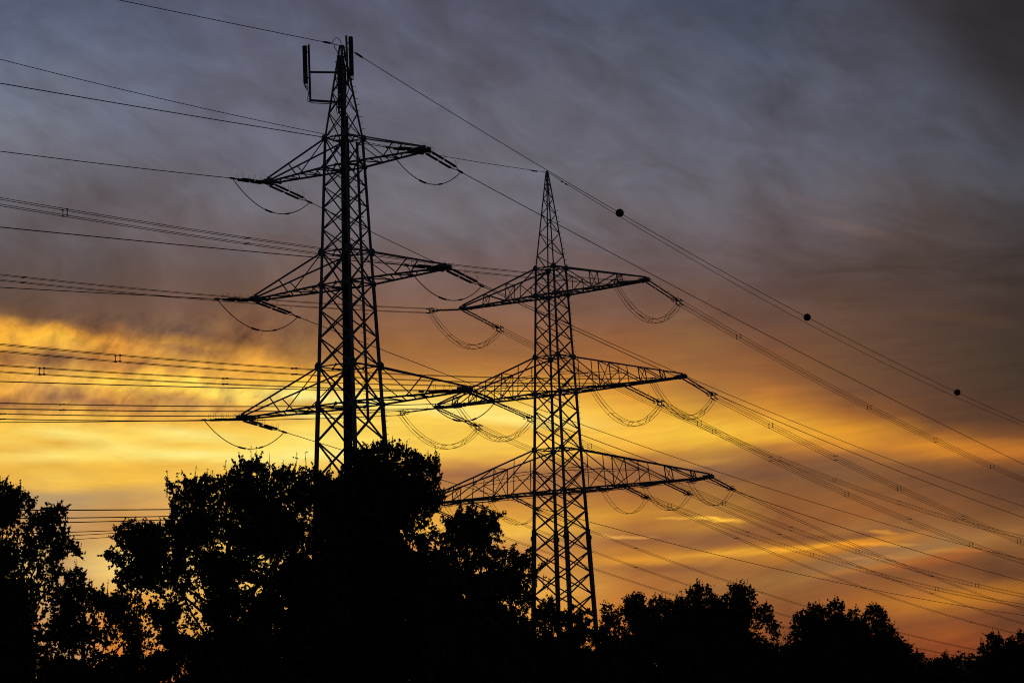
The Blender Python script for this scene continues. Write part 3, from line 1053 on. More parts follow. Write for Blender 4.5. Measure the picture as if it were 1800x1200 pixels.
GI = {'L': 'tension insulators of the nearer pylon', 'R': 'tension insulators of the farther pylon'}
GJ = {'L': 'jumper loops of the nearer pylon', 'R': 'jumper loops of the farther pylon'}
GCR = {'L': 'single lines leaving the nearer pylon', 'R': 'bundled lines leaving the farther pylon'}
ROWS = [
 # tower, level, side, place word, style, attach px or None, right clamp px, right pts, left clamp px, left pts
 ('L', 0, 1, '', 'S', None, (548,357), [(656,408),(720,440),(838,496),(930,536.5),(1005,571.7),(1065,600),(1157,640),(1215,666.7),(1400,743),(1600,820),(1710,860),(1800,889)], (405,313), [(112,280),(0,266)]),
 ('L', 0, -1, '', 'S', None, (813,304), [(1172,490),(1230,526),(1555,700),(1600,721),(1800,812.5)], None, [(560,236),(240,189),(0,148)]),
 ('L', 1, 1, '', 'S', None, (527,558), [(566,573),(668.7,614),(780,656),(840,679),(909,704.5),(939,715.5),(1020,745),(1177,800),(1300,841.7),(1400,873),(1600,932),(1800,983)], (378,525), [(240,518),(0,505)]),
 ('L', 1, -1, '', 'S', None, (850,504), [(930,541),(1005,577),(1053,600),(1142,640),(1263,696),(1400,754),(1600,836),(1800,909)], (711,466), [(560,450),(240,424.5),(0,400)]),
 ('L', 2, 1, '', 'S', None, (503,760), [(540,772),(597,789),(780,844),(867,869.5),(1000,906.7),(1240,970),(1400,1007),(1600,1048),(1800,1081)], (355,738), [(240,740),(0,742)]),
 ('L', 2, -1, '', 'S', None, (874,707), [(898,716),(960,739),(1020,764),(1118,800),(1170,820),(1292,862),(1400,900),(1600,964),(1721,1000),(1800,1021)], (737,688), [(552,684),(340,680),(240,677.4),(0,670.5)]),
 ('R', 0, 1, '', 'Q', None, (882,580), [(930,607),(1083,681),(1137,707),(1257,759),(1400,815),(1467,841),(1600,888.7),(1679,913),(1800,947)], (753,546), [(544,536),(240,511),(0,488)]),
 ('R', 0, -1, '', 'Q', None, (1197,533), [(1348,620),(1400,648),(1497,700),(1527,715),(1600,752),(1800,843.5)], (1078,496), [(942,484),(793,470),(560,441),(360,413),(0,354)]),
 ('R', 1, 1, 'outer', 'Q', None, (845,752), [(938,789),(1000,820),(1050,840),(1200,897),(1315,939),(1400,966),(1428,975),(1600,1022),(1646,1035),(1800,1064)], (701,726), [(660,727),(340,736),(240,735),(0,731)]),
 ('R', 1, 1, 'inner', 'Q', 865, (937,738), [(1035,785),(1100,812),(1200,855),(1273,884),(1400,932),(1507,968),(1600,997),(1718,1029.5),(1800,1047)], None, [(730,714),(340,719),(240,718),(0,712)]),
 ('R', 1, -1, 'inner', 'Q', 1098, (1165,710), [(1231,744),(1380,820),(1400,828),(1487,866),(1600,915),(1707,955),(1800,989)], None, [(900,682),(780,681.5),(640,680),(240,663),(0,646.5)]),
 ('R', 1, -1, 'outer', 'Q', None, (1258,698), [(1356,749),(1400,771),(1580,857.5),(1600,867),(1693,907),(1800,956)], None, [(940,670),(835,667),(690,661),(480,648),(240,632.5),(0,612.5)]),
 ('R', 2, 1, 'outer', 'T', None, (802,912), [(860,934),(935,962),(1048,1001),(1194,1046),(1372,1100),(1400,1107)], None, [(201,943),(108,949)]),
 ('R', 2, 1, 'middle', 'T', 823, (873,903), [(935,928),(1046,971),(1224,1032),(1356,1074),(1400,1086),(1605,1137),(1680,1152)], None, [(203,936.5),(118,941)]),
 ('R', 2, 1, 'inner', 'T', 900, (950,898), [(1040,933),(1116,963),(1284,1022),(1400,1061),(1600,1116),(1720,1142)], None, [(201,932),(116,935)]),
 ('R', 2, -1, 'inner', 'T', 1097, (1140,876), [(1200,905),(1297,947),(1400,987),(1517,1032),(1600,1058),(1707,1093),(1783,1113)], None, [(297,913),(100,918)]),
 ('R', 2, -1, 'middle', 'T', 1168, (1215,870), [(1400,951),(1600,1029),(1800,1096)], None, [(291,907),(100,910)]),
 ('R', 2, -1, 'outer', 'T', None, (1290,861), [(1400,913),(1600,998),(1638,1011),(1775,1063),(1800,1071)], None, [(320,894.6),(60,896)]),
]
SP_PX = {6: '1257v 1370h 1467v 1580h 1679v', 7: '1298v 1527v 1645h 1745v', 8: '1176v 1315h 1428v 1646v', 9: '1035v 1273v 1390h 1507v 1718v',
         10: '1231v 1355h 1487v 1600h 1707v', 11: '1356v 1470h 1580v 1693h 1792v', 12: '1194h 1372h', 13: '1116h 1356h', 14: '1116h 1340h',
         15: '1295h 1517h 1707h', 16: '1370h 1638h', 17: '1638h'}
SPL_PX = {6: '43h', 7: '115v 434h', 8: '5h', 9: '110h', 10: '72v 395h', 11: '207v 518h 885v'}


def s_of_px(P0, d, b, c, px, smax):
    best, bs = 1e9, None
    for i in range(1, 900):
        s = smax * i / 900
        q = proj(P0 + d * s + np.array([0, 0, b * s + c * s * s]))
        if abs(q[0] - px) < best:
            best, bs = abs(q[0] - px), s
    return bs


for idx, (tw, k, s, word, style, apx, rpx, rpts, lpx, lpts) in enumerate(ROWS):
    T = TL if tw == 'L' else TR
    dr = T.dr
    ang = T.phi - math.radians(2.0)
    dl = -np.array([math.sin(ang), math.cos(ang), 0.0])
    lat = T.e
    A = T.axis(s * (T.a[k] - 0.1), T.b[k] - 0.02) if apx is None else arm_point(T, k, s, apx)
    # right-hand clamp
    E1, sr_ = plane_hit(A, dr, rpx)
    if lpx is not None:
        E0, sl_ = plane_hit(A, dl, lpx)
        if not (2.5 < sl_ < 8.0):
            lpx = None
    if lpx is None:
        ln = 4.3 if tw == 'L' else 5.6
        if style == 'T': ln = 4.0
        if style == 'Q' and word: ln = 6.0
        b0, c0 = fit_span(A, dl, lpts)
        E0 = A + dl * ln + np.array([0, 0, b0 * ln + c0 * ln * ln - 0.15])
    pname = 'nearer pylon' if tw == 'L' else 'farther pylon'
    where = ("%s %s" % (word, SIDE[s])).strip()
    rods = 'short twin insulator string' if style == 'S' else 'long ringed twin insulator string'
    insulator(A - lat * 0, E1, lat, '%s pulling right from %s end, %s cross-arm, %s' % (rods, where, LEVEL[k], pname), GI[tw], {'S': 'L'}.get(style, style))
    insulator(A, E0, lat, '%s pulling left from %s end, %s cross-arm, %s' % (rods, where, LEVEL[k], pname), GI[tw], {'S': 'L'}.get(style, style))
    sag = 1.45 if style == 'S' else (2.45 if style == 'Q' else 1.65)
    kindw = {'S': 'single wire', 'Q': 'four-wire', 'T': 'two-wire'}[style]
    jumper(E0 - dl * 0.3 - np.array([0, 0, 0.05]), E1 - dr * 0.3 - np.array([0, 0, 0.05]), lat, sag, style,
           '%s jumper loop sagging under %s end of %s cross-arm, %s' % (kindw, where, LEVEL[k], pname), GJ[tw],
           0.030 if style == 'S' else 0.02)
    r = 0.026 if style == 'S' else 0.0205
    lk = {'S': 'single dark line', 'Q': 'four-wire bundle', 'T': 'two-wire bundle'}[style]
    b, c = fit_span(E1, dr, rpts)
    sp = [(s_of_px(E1, dr, b, c, int(q[:-1]), 330.0), q[-1]) for q in SP_PX.get(idx, '').split()]
    conductor(E1, dr, lat, b, c, 330.0, style, '%s descending right from %s end of %s cross-arm, %s' % (lk, where, LEVEL[k], pname),
              GCR[tw], r, sp)
    b, c = fit_span(E0, dl, lpts)
    sp = [(s_of_px(E0, dl, b, c, int(q[:-1]), 150.0), q[-1]) for q in SPL_PX.get(idx, '').split()]
    conductor(E0, dl, lat, b, c, 150.0, style, '%s running left from %s end of %s cross-arm, %s' % (lk, where, LEVEL[k], pname),
              GCR[tw], r, sp)

# earth wires
tipL = TL.axis(0, TL.top[0] - 0.05)
tipR = TR.axis(0, TR.top[0] - 0.02)
EW = []
for (nm, T, A, rp, rpts, lp, lpts) in (
        ('nearer', TL, tipL, (622, 92), [(700,143),(800,201),(961,302),(1091,373),(1420,556),(1683,690),(1800,743)], (584, 77), [(400,38),(200,0)]),
        ('farther', TR, tipR, (968, 306), [(1003,329),(1060,363.6),(1092,381),(1480,600),(1600,660),(1800,749)], (955, 302), [(925,298),(795,276),(560,236),(240,162.5),(0,104.5)])):
    ang = T.phi - math.radians(2.0)
    dl = -np.array([math.sin(ang), math.cos(ang), 0.0])
    P1, _ = plane_hit(A, T.dr, rp); P0, _ = plane_hit(A, dl, lp)
    for (P, d_, pts, sd) in ((P1, T.dr, rpts, 'right'), (P0, dl, lpts, 'left')):
        b, c = fit_span(P, d_, pts)
        m = MB()
        m.tube([A] + span_pts(P, d_, b, c, 330.0 if sd == 'right' else 110.0, 48), 0.024 if nm == 'nearer' else 0.026, 5)
        ew = tag(m.build('earth_wire', WIRE, None, A), 'topmost thin earth wire running %s from the tip of the %s pylon' % (sd, nm), 'power line', 'earth wires')
        if nm == 'nearer':
            m = MB()
            q0 = P + d_ * 0.1; q1 = P + d_ * 1.0 + np.array([0, 0, b * 1.0])
            m.tube([q0, lerp(q0, q1, .2), lerp(q0, q1, .8), q1], [0.03, 0.075, 0.075, 0.03], 8)
            m.build('tension_clamp', STEEL, ew)
        else:
            for s_ in ((1.9, 2.6) if sd == 'right' else (1.4, 1.9)):
                m = MB()
                q0 = P + d_ * s_ + np.array([0, 0, b * s_ - 0.07])
                m.tube([q0 - d_ * 0.2, q0 - d_ * 0.1], 0.055, 6); m.tube([q0 + d_ * 0.1, q0 + d_ * 0.2], 0.055, 6)
                m.tube([q0 - d_ * 0.15, q0 + d_ * 0.15], 0.02, 5)
                m.bar(q0, q0 + np.array([0, 0, 0.07]), 0.05)
                m.build('vibration_damper', STEEL, ew)
        if nm == 'nearer' and sd == 'right':
            for px, wd in ((1091, 'nearest to the pylons, beside the spire'), (1420, 'midway along the wire'), (1683, 'farthest right near the frame edge')):
                s_ = s_of_px(P, d_, b, c, px, 330.0)
                ctr = P + d_ * s_ + np.array([0, 0, b * s_ + c * s_ * s_])
                m = MB()
                R_ = 0.335
                nl, ng = 14, 24
                k0 = len(m.v)
                for i in range(nl + 1):
                    th = math.pi * i / nl
                    for j in range(ng):
                        ph = 2 * math.pi * j / ng
                        m.v.append(tuple(ctr + R_ * np.array([math.sin(th) * math.cos(ph), math.sin(th) * math.sin(ph), math.cos(th)])))
                for i in range(nl):
                    for j in range(ng):
                        j2 = (j + 1) % ng
                        m.f.append((k0 + i * ng + j, k0 + (i + 1) * ng + j, k0 + (i + 1) * ng + j2, k0 + i * ng + j2))
                bt = thing('marker_ball', ctr, 'round aerial marker ball on the earth wire, %s' % wd, 'marker ball', 'marker balls on the earth wire')
                smooth_shade(m.build('ball_shell', BALLMAT, bt))
                m = MB()
                dd = d_ + np.array([0, 0, b + 2 * c * s_]); dd /= np.linalg.norm(dd)
                m.ring(ctr, (0, 0, 1), R_ + 0.002, 0.012, 24, 4)
                m.tube([ctr - dd * (R_ + 0.1), ctr - dd * (R_ - 0.03)], 0.04, 6); m.tube([ctr + dd * (R_ - 0.03), ctr + dd * (R_ + 0.1)], 0.04, 6)
                m.build('clamp_band', STEEL, bt)


# ------------------------------------------------------------------ trees
def in_poly(px, py, poly):
    poly = np.asarray(poly, float)
    ins = np.zeros(len(px), bool)
    n = len(poly)
    for i in range(n):
        x0, y0 = poly[i]; x1, y1 = poly[(i + 1) % n]
        c = ((y0 > py) != (y1 > py))
        with np.errstate(divide='ignore', invalid='ignore'):
            xi = (x1 - x0) * (py - y0) / (y1 - y0 + 1e-12) + x0
        ins ^= c & (px < xi)
    return ins


def dist_poly(px, py, poly):
    poly = np.asarray(poly, float)
    best = np.full(len(px), 1e9)
    n = len(poly)
    for i in range(n):
        a = poly[i]; b = poly[(i + 1) % n]
        if a[1] > 1215 and b[1] > 1215:
            continue
        d = b - a
        t = np.clip(((px - a[0]) * d[0] + (py - a[1]) * d[1]) / max(d @ d, 1e-9), 0, 1)
        best = np.minimum(best, np.hypot(px - a[0] - t * d[0], py - a[1] - t * d[1]))
    return best


def at_many(x, y, dist):
    u = x - 900.0; v = y - 600.0
    u, v = u * CR + v * SR, -u * SR + v * CR
    xc, zc = u / F, -v / F
    ry = CP - zc * SP; rz = SP + zc * CP
    t = dist / ry
    return np.stack([xc * t, ry * t, rz * t + EYE], 1)


KITES = {
    'lobed': [(0.0, 1.0, 0.30), (0.95, 0.80, 0.26), (-0.95, 0.80, 0.26), (2.0, 0.45, 0.2), (-2.0, 0.45, 0.2)],
    'lance': [(0.0, 1.25, 0.20), (0.7, 0.95, 0.16), (-0.7, 0.95, 0.16)],
    'oval': [(0.0, 1.0, 0.36)],
}


def leaf_mesh(rng, pos, size, kind, droop=0.0):
    n = len(pos)
    # leaf frames
    up = rng.normal(size=(n, 3)); up[:, 2] = np.abs(up[:, 2]) * 0.6
    up /= np.linalg.norm(up, axis=1)[:, None]
    ax = rng.normal(size=(n, 3)); ax[:, 2] -= droop
    ax -= up * (ax * up).sum(1)[:, None]
    ax /= np.linalg.norm(ax, axis=1)[:, None]
    sd = np.cross(up, ax)
    V = []
    for (ang, ln, wd) in KITES[kind]:
        ca, sa = math.cos(ang), math.sin(ang)
        d = ax * ca + sd * sa; e = sd * ca - ax * sa
        L_ = (size * ln)[:, None]; W_ = (size * wd)[:, None]
        q = np.stack([pos, pos + d * L_ * 0.42 + e * W_, pos + d * L_ - up * L_ * 0.12, pos + d * L_ * 0.42 - e * W_], 1)
        V.append(q.reshape(-1, 3))
    return np.concatenate(V, 0)


def quads_object(name, V, mat, parent):
    V = V - world_loc(parent)
    n = len(V); nf = n // 4
    me = bpy.data.meshes.new(name)
    me.vertices.add(n); me.loops.add(n); me.polygons.add(nf)
    me.vertices.foreach_set('co', V.astype(np.float32).ravel())
    me.loops.foreach_set('vertex_index', np.arange(n, dtype=np.int32))
    me.polygons.foreach_set('loop_start', np.arange(0, n, 4, dtype=np.int32))
    me.update(calc_edges=True)
    me.materials.append(mat)
    ob = bpy.data.objects.new(name, me)
    COL.objects.link(ob)
    ob.parent = parent
    return ob


def make_tree(name, label, cat, group, poly, D, px_leaf, kind, mat, seed, dens=1.0, core=1.0, sparse=(), sprouts=(), maxdepth=2.2, crad=9.0, droop=0.0, trunk=None, core_in=20.0, solid=(), shoot_gap=11.0):
    rng = np.random.default_rng(seed)
    P = np.asarray(poly, float)
    x0, y0 = P.min(0); x1, y1 = P.max(0)
    area = (x1 - x0) * (y1 - y0)
    mpp = D / F                                     # metres per picture pixel at the tree
    cx = trunk if trunk is not None else (x0 + x1) / 2
    base = at(cx, 1190, D); base[2] = 0.0
    root = thing(name, base, label, cat, group)
    # twig ends, each with a spray of leaves
    AREA = {'lobed': 0.34, 'lance': 0.22, 'oval': 0.2}[kind]
    per = 8
    nc = int(area * dens / (AREA * px_leaf ** 2 * 0.85) / per)
    px = rng.uniform(x0, x1, nc); py = rng.uniform(y0, y1, nc)
    ok = in_poly(px, py, P)
    px, py = px[ok], py[ok]
    dist = dist_poly(px, py, P)
    for (sx, sy, rx, ry, keep) in sparse:
        inside = ((px - sx) / rx) ** 2 + ((py - sy) / ry) ** 2 < 1
        m = ~inside | (rng.random(len(px)) < keep)
        px, py, dist = px[m], py[m], dist[m]
    half = np.minimum(np.sqrt(np.maximum(dist, 1) * 60.0) * mpp, maxdepth)
    dep = rng.uniform(-1, 1, len(px)) * half
    lx = np.repeat(px, per) + rng.normal(size=len(px) * per) * crad * 0.62
    ly = np.repeat(py, per) + rng.normal(size=len(px) * per) * crad * 0.62
    ld_ = np.repeat(dep, per) + rng.normal(size=len(px) * per) * crad * 0.7 * mpp
    pos = at_many(lx, ly, D + ld_)
    size = px_leaf * mpp * rng.uniform(0.5, 1.35, len(pos))
    V = [leaf_mesh(rng, pos, size, kind, droop)]
    # leafy spurs that break the outline
    sl, sz = [], []
    for a, b in zip(P, np.roll(P, -1, 0)):
        if min(a[1], b[1]) > 1180 or a[0] < -40 or b[0] < -40:
            continue
        ln = np.hypot(*(b - a))
        for _ in range(rng.poisson(ln / 5.0)):
            t = rng.random()
            p = a + (b - a) * t
            nrm = np.array([b[1] - a[1], -(b[0] - a[0])]) / max(ln, 1e-6)
            if in_poly(np.array([p[0] + nrm[0] * 4]), np.array([p[1] + nrm[1] * 4]), P)[0]:
                nrm = -nrm
            dirn = nrm * 0.7 + np.array([rng.normal() * 0.5, -0.75 + rng.normal() * 0.3 + droop * 0.8])
            dirn /= np.hypot(*dirn)
            L_ = rng.uniform(0, 1) ** 1.6 * 20 * (px_leaf / 5.2) + 4
            for k in range(int(L_ / 1.3)):
                u = k / (L_ / 1.3)
                q = p + dirn * (L_ * u - 4) + rng.normal(size=2) * 1.6 * (1 - 0.5 * u)
                sl.append(q); sz.append(px_leaf * (1.05 - 0.45 * u))
    if sl:
        sl = np.array(sl)
        V.append(leaf_mesh(rng, at_many(sl[:, 0], sl[:, 1], D + rng.uniform(-0.4, 0.4, len(sl))), np.array(sz) * mpp, kind, droop))
    # denser boughs inside the crown
    nl_ = int(area * core / (3.14 * 20 * 20))
    bx = rng.uniform(x0, x1, nl_ * 2); by = rng.uniform(y0, y1, nl_ * 2)
    br_ = rng.uniform(13, 27, nl_ * 2)
    ok = in_poly(bx, by, P); bx, by, br_ = bx[ok], by[ok], br_[ok]
    ok = dist_poly(bx, by, P) > br_ * 0.75 + core_in * 0.4
    bx, by, br_ = bx[ok], by[ok], br_[ok]
    for (sx, sy, rx, ry, keep) in sparse:
        m = ~((((bx - sx) / (rx + 10)) ** 2 + ((by - sy) / (ry + 10)) ** 2 < 1.0) & (rng.random(len(bx)) > keep * 0.3))
        bx, by, br_ = bx[m], by[m], br_[m]
    for (sx, sy, rx, ry) in solid:
        n_ = int(3.14 * rx * ry / 350)
        a_ = rng.uniform(0, 6.283, n_); r_ = np.sqrt(rng.random(n_))
        bx = np.append(bx, sx + rx * r_ * np.cos(a_)); by = np.append(by, sy + ry * r_ * np.sin(a_)); br_ = np.append(br_, rng.uniform(16, 24, n_))
    ok = in_poly(bx, by, P); bx, by, br_ = bx[ok], by[ok], br_[ok]
    if len(bx):
        nper = (3.14 * br_ ** 2 * 2.6 / (AREA * (px_leaf * 1.7) ** 2 * 0.9)).astype(int) + 1
        kx = np.repeat(bx, nper); ky = np.repeat(by, nper); kr = np.repeat(br_, nper)
        a_ = rng.uniform(0, 6.283, len(kx)); r_ = np.sqrt(rng.random(len(kx))) * kr
        kx = kx + r_ * np.cos(a_); ky = ky + r_ * np.sin(a_)
        dk = np.maximum(dist_poly(kx, ky, P), 1.0)
        hk = np.minimum(np.sqrt(dk * 40.0) * mpp, maxdepth * 0.8)
        ok = in_poly(kx, ky, P) & (dk > px_leaf)
        posk = at_many(kx[ok], ky[ok], D + rng.uniform(-1, 1, int(ok.sum())) * hk[ok])
        V.append(leaf_mesh(rng, posk, px_leaf * 1.7 * mpp * rng.uniform(0.7, 1.15, len(posk)), kind, droop))
    # trunk and limbs
    tm = MB()
    ymid = y0 + (y1 - y0) * 0.35
    crown = at(cx, ymid, D)
    tp = [base - np.array([0, 0, 0.1]), lerp(base, crown, 0.35) + np.array([0.06, 0.05, 0]), lerp(base, crown, 0.7) - np.array([0.05, 0.04, 0]), crown]
    hgt = crown[2]
    rad = max(0.05, hgt * 0.022)
    tm.tube(tp, [rad * 1.3, rad, rad * 0.7, rad * 0.35], 8)
    nl = min(len(px), 46)
    if nl:
        for q in rng.choice(len(px), nl, replace=False):
            tip = at(px[q], py[q], D + dep[q])
            t = rng.uniform(0.35, 0.95)
            st = lerp(base, crown, t)
            if tip[2] < st[2]:
                st = lerp(base, crown, max(0.15, tip[2] / max(crown[2], 0.1) * 0.7))
            md = lerp(st, tip, 0.5) + np.array([0, 0, -0.08 * np.linalg.norm(tip - st)])
            tm.tube([st, md, tip], [rad * 0.38, rad * 0.25, 0.008], 5)
    # upright shoots above the crown
    sv = []
    sprouts = list(sprouts)
    for a, b in zip(P, np.roll(P, -1, 0)):
        if min(a[1], b[1]) > 1160 or a[0] < -20 or b[0] < -20:
            continue
        mx, my = (a + b) / 2
        if abs(b[0] - a[0]) < 0.6 * abs(b[1] - a[1]) or not in_poly(np.array([mx]), np.array([my + 6.0]), P)[0]:
            continue
        for _ in range(rng.poisson(abs(b[0] - a[0]) / shoot_gap)):
            t = rng.random()
            q = a + (b - a) * t
            ln = rng.uniform(4, 15)
            sprouts.append((q[0], q[1] - ln, ln))
    for (sx, sy, ln) in sprouts:
        a = at(sx + rng.uniform(-3, 3), sy + ln + 14, D); b = at(sx, sy, D)
        tm.tube([a, lerp(a, b, 0.5) + np.array([rng.uniform(-.02, .02), 0, 0]), b], [0.012, 0.009, 0.004], 4)
        k = max(5, int(ln * 0.45))
        t = rng.uniform(0.15, 1.0, k) ** 0.9
        pp = np.stack([lerp(a, b, q) for q in t]) + rng.normal(size=(k, 3)) * 1.3 * mpp
        sv.append(leaf_mesh(rng, pp, px_leaf * 0.55 * mpp * rng.uniform(0.5, 1.1, k), kind, droop))
    tm.build('trunk', BARK, root)
    quads_object('crown', np.concatenate(V + sv, 0), mat, root)
    return root


TG = 'trees in front of the pylons'
make_tree('maple_tree', 'dark maple at the left edge of the picture with two raised boughs', 'tree', TG,
          [(-70,840),(0,848),(20,858),(42,868),(58,882),(50,897),(58,912),(78,905),(90,892),(110,890),(113,905),(104,920),(115,935),(116,955),(138,962),(138,970),(112,972),(100,985),(110,1000),(93,1020),(103,1040),(84,1060),(72,1090),(86,1110),(68,1130),(78,1160),(60,1235),(-70,1235)],
          46.0, 5.4, 'lobed', LEAFMATS[0], 11, dens=2.7, core=0.55, crad=7.0, core_in=26, solid=[(5,1140,45,70),(5,1060,30,40)],
          sparse=[(18,945,26,30,0.35),(62,1000,34,26,0.45),(85,1045,22,30,0.4),(40,905,14,16,0.2),(75,1120,22,60,0.5),(128,966,14,10,0.6),(60,935,12,14,0.3)],
          sprouts=[(62,895,14),(118,888,12),(30,850,12)], trunk=-5)
make_tree('maple_sapling', 'airy young maple with a pointed leader, between left maple and broad maple', 'tree', TG,
          [(105,1045),(116,1018),(126,1004),(140,1000),(146,1012),(138,1028),(158,1032),(178,1040),(188,1052),(202,1046),(224,1062),(232,1088),(252,1112),(244,1150),(234,1235),(60,1235),(82,1130),(92,1080)],
          52.0, 5.4, 'lobed', LEAFMATS[0], 12, dens=3.1, core=0.6, crad=7.0, core_in=22, solid=[(150,1195,80,28)],
          sparse=[(165,1085,40,16,0.45),(215,1120,26,40,0.35),(120,1150,40,22,0.4),(180,1150,44,34,0.4)],
          sprouts=[(134,982,22),(118,994,12),(190,1018,30)], trunk=150)
make_tree('maple_tree', 'broad dark maple with many upright shoots, below the nearer pylon\'s left arms', 'tree', TG,
          [(185,976),(194,964),(203,978),(212,985),(220,968),(206,946),(210,927),(228,918),(245,926),(262,920),(290,926),(302,905),(304,880),(299,850),(308,852),(318,872),(328,862),(322,845),(334,840),(346,852),(352,866),(348,843),(364,836),(384,848),(398,832),(412,820),(440,812),(455,808),(466,826),(480,832),(498,822),(520,830),(540,824),(562,834),(596,850),(606,900),(610,1235),(205,1235),(212,1160),(236,1130),(214,1100),(190,1082),(178,1064),(186,1048),(222,1052),(250,1058),(210,1036),(204,1014),(222,1000)],
          56.0, 5.2, 'lobed', LEAFMATS[0], 13, dens=2.6, core=0.45, crad=6.5, core_in=24, solid=[(530,1130,90,90),(420,1160,70,40),(545,1030,40,40),(470,930,30,20)],
          sparse=[(250,1050,34,14,0.15),(240,1090,26,26,0.4),(335,1092,26,34,0.3),(345,1045,20,24,0.35),(258,1125,22,30,0.3),(230,985,22,18,0.5),(545,905,22,20,0.3),(565,960,14,14,0.08),(470,980,26,14,0.5),(440,1035,24,14,0.45),(385,965,22,16,0.5),(315,985,26,20,0.55),(300,1050,26,20,0.5)],
          sprouts=[(294,826,34),(345,818,26),(376,830,16),(396,810,20),(420,794,30),(441,786,26),(450,783,26),(474,796,26),(503,812,18),(521,793,32),(536,793,30),(366,836,14),(580,799,34),(312,830,24)], trunk=400)
make_tree('maple_tree', 'tall dense maple hiding the nearer pylon\'s base, highest of the trees', 'tree', TG,
          [(556,838),(590,850),(606,818),(616,800),(638,790),(650,783),(678,776),(700,780),(714,786),(738,800),(754,815),(766,802),(770,840),(770,858),(782,870),(768,888),(764,902),(750,906),(760,930),(776,945),(792,965),(806,1000),(800,1235),(556,1235)],
          60.0, 5.2, 'lobed', LEAFMATS[0], 14, dens=2.6, core=0.8, crad=6.5, core_in=20, solid=[(680,1090,110,120),(650,890,55,55),(640,980,50,60)],
          sparse=[(742,925,18,16,0.45),(722,960,16,12,0.6),(768,955,14,14,0.4),(640,915,10,8,0.4)],
          sprouts=[(690,765,16),(716,772,14),(766,786,22),(772,796,22),(752,790,16)], trunk=670)
make_tree('walnut_tree', 'drooping long-leaved walnut left of the farther pylon\'s legs', 'tree', TG,
          [(800,968),(784,938),(798,914),(815,905),(838,912),(862,906),(872,922),(862,938),(848,955),(836,974),(848,988),(862,978),(880,966),(902,975),(922,986),(936,1000),(942,1016),(932,1040),(920,1060),(912,1080),(928,1100),(936,1235),(760,1235),(770,1000)],
          48.0, 9.0, 'lance', LEAFMATS[1], 15, dens=2.3, core=0.9, crad=8.0, solid=[(840,1140,70,80),(820,935,22,16)], droop=0.9, core_in=16,
          sparse=[(806,985,14,10,0.3),(845,1000,12,10,0.3),(868,1040,14,12,0.35),(902,1030,16,12,0.5)],
          sprouts=[(812,900,8),(955,1008,12),(945,1004,14),(964,1014,8)], trunk=840)
make_tree('walnut_shrub', 'low long-leaved shrub at the foot of the farther pylon', 'shrub', TG,
          [(918,1120),(934,1092),(948,1078),(972,1068),(990,1082),(1002,1086),(1022,1074),(1026,1094),(1044,1122),(1058,1110),(1072,1122),(1092,1235),(910,1235)],
          50.0, 8.6, 'lance', LEAFMATS[1], 16, dens=2.4, core=1.3, crad=8.0, solid=[(1000,1180,80,40)], droop=0.8, core_in=16,
          sparse=[(1045,1128,20,18,0.3),(985,1110,16,10,0.35)],
          sprouts=[(975,1064,8),(1020,1068,10)], trunk=990)
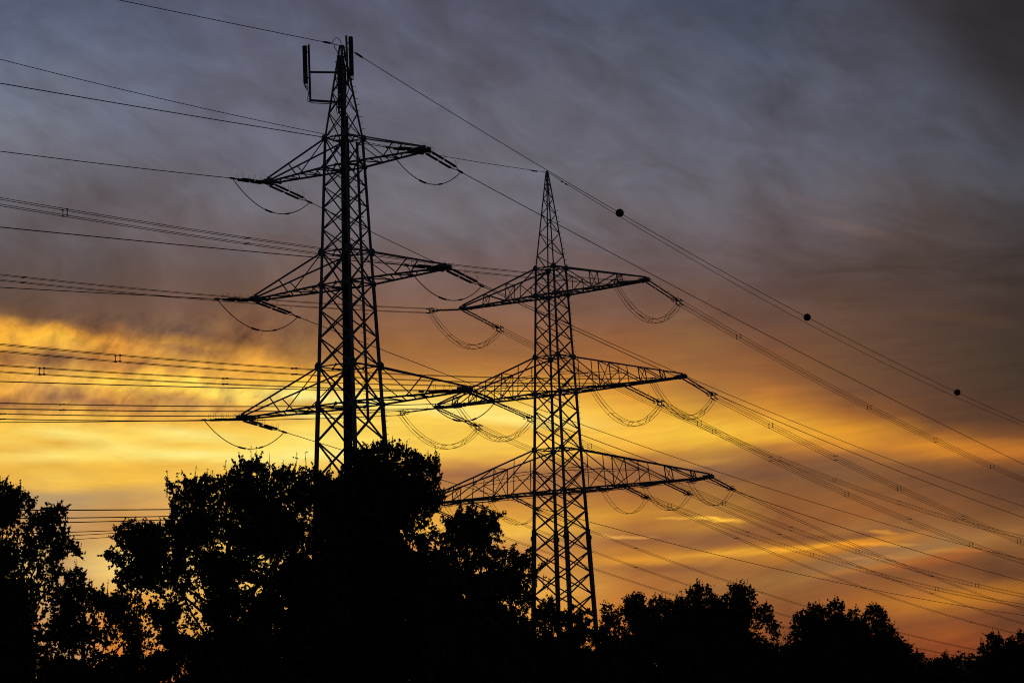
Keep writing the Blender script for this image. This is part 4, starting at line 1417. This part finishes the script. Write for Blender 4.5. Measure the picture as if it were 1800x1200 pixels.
make_tree('hedge_tree', 'wide bushy tree with several rounded tops, right of the farther pylon', 'tree', TG,
          [(1048,1140),(1064,1098),(1060,1064),(1070,1060),(1080,1075),(1096,1066),(1100,1050),(1118,1044),(1132,1048),(1136,1064),(1150,1052),(1168,1048),(1180,1062),(1194,1050),(1210,1052),(1213,1036),(1228,1028),(1246,1034),(1254,1050),(1264,1056),(1276,1044),(1286,1030),(1302,1028),(1320,1034),(1324,1056),(1334,1074),(1342,1064),(1352,1062),(1356,1084),(1368,1094),(1370,1112),(1362,1124),(1380,1150),(1400,1235),(1050,1235)],
          84.0, 3.9, 'lobed', LEAFMATS[2], 17, dens=2.3, core=0.9, crad=5.5, solid=[(1210,1165,130,55),(1220,1105,80,30)], core_in=14,
          sparse=[(1092,1085,14,14,0.5),(1330,1105,18,18,0.45),(1350,1120,12,10,0.4),(1153,1175,5,12,0.15)],
          sprouts=[(1116,1036,10),(1164,1038,10),(1198,1040,10),(1215,1026,10),(1236,1022,10),(1290,1017,14),(1314,1016,16),(1294,1016,12),(1348,1054,10),(1230,1020,8)], trunk=1225)
make_tree('hedge_tree', 'bushy tree with three pointed tops, beneath the descending lines at right', 'tree', TG,
          [(1376,1140),(1392,1112),(1396,1082),(1408,1076),(1420,1082),(1424,1064),(1436,1064),(1446,1070),(1458,1060),(1472,1054),(1482,1062),(1480,1080),(1490,1086),(1498,1070),(1508,1074),(1512,1094),(1520,1080),(1530,1066),(1540,1064),(1556,1078),(1556,1094),(1566,1100),(1576,1112),(1586,1124),(1600,1140),(1606,1152),(1615,1235),(1370,1235)],
          88.0, 3.9, 'lobed', LEAFMATS[2], 18, dens=2.3, core=0.9, crad=5.5, solid=[(1490,1165,100,50),(1470,1110,60,20)], core_in=13,
          sparse=[(1500,1100,8,12,0.5),(1390,1130,10,12,0.5)],
          sprouts=[(1441,1050,12),(1536,1058,8),(1420,1058,6),(1597,1118,18),(1380,1106,14)], trunk=1490)
make_tree('scrub_bush', 'low thin scrub between the three-topped tree and the right-hand corner tree', 'shrub', TG,
          [(1590,1160),(1606,1150),(1622,1148),(1634,1162),(1650,1158),(1660,1150),(1668,1160),(1682,1154),(1694,1148),(1704,1152),(1722,1156),(1740,1235),(1580,1235)],
          86.0, 3.6, 'lobed', LEAFMATS[2], 19, dens=2.0, core=1.5, crad=5.0, solid=[(1650,1195,60,20)], core_in=12,
          sprouts=[(1664,1140,16),(1660,1146,14),(1690,1146,10),(1702,1148,8),(1612,1146,8),(1640,1154,10),(1646,1156,8)], trunk=1655)
make_tree('hedge_tree', 'bushy tree cut by the right edge of the picture, lower corner', 'tree', TG,
          [(1718,1165),(1722,1138),(1728,1128),(1738,1136),(1738,1118),(1750,1114),(1758,1124),(1764,1132),(1772,1118),(1780,1126),(1786,1116),(1800,1112),(1830,1118),(1850,1235),(1710,1235)],
          80.0, 3.9, 'lobed', LEAFMATS[2], 20, dens=2.4, core=1.6, crad=5.5, solid=[(1780,1180,60,40)], core_in=13,
          sprouts=[(1724,1120,12),(1744,1110,10),(1775,1114,8)], trunk=1775)
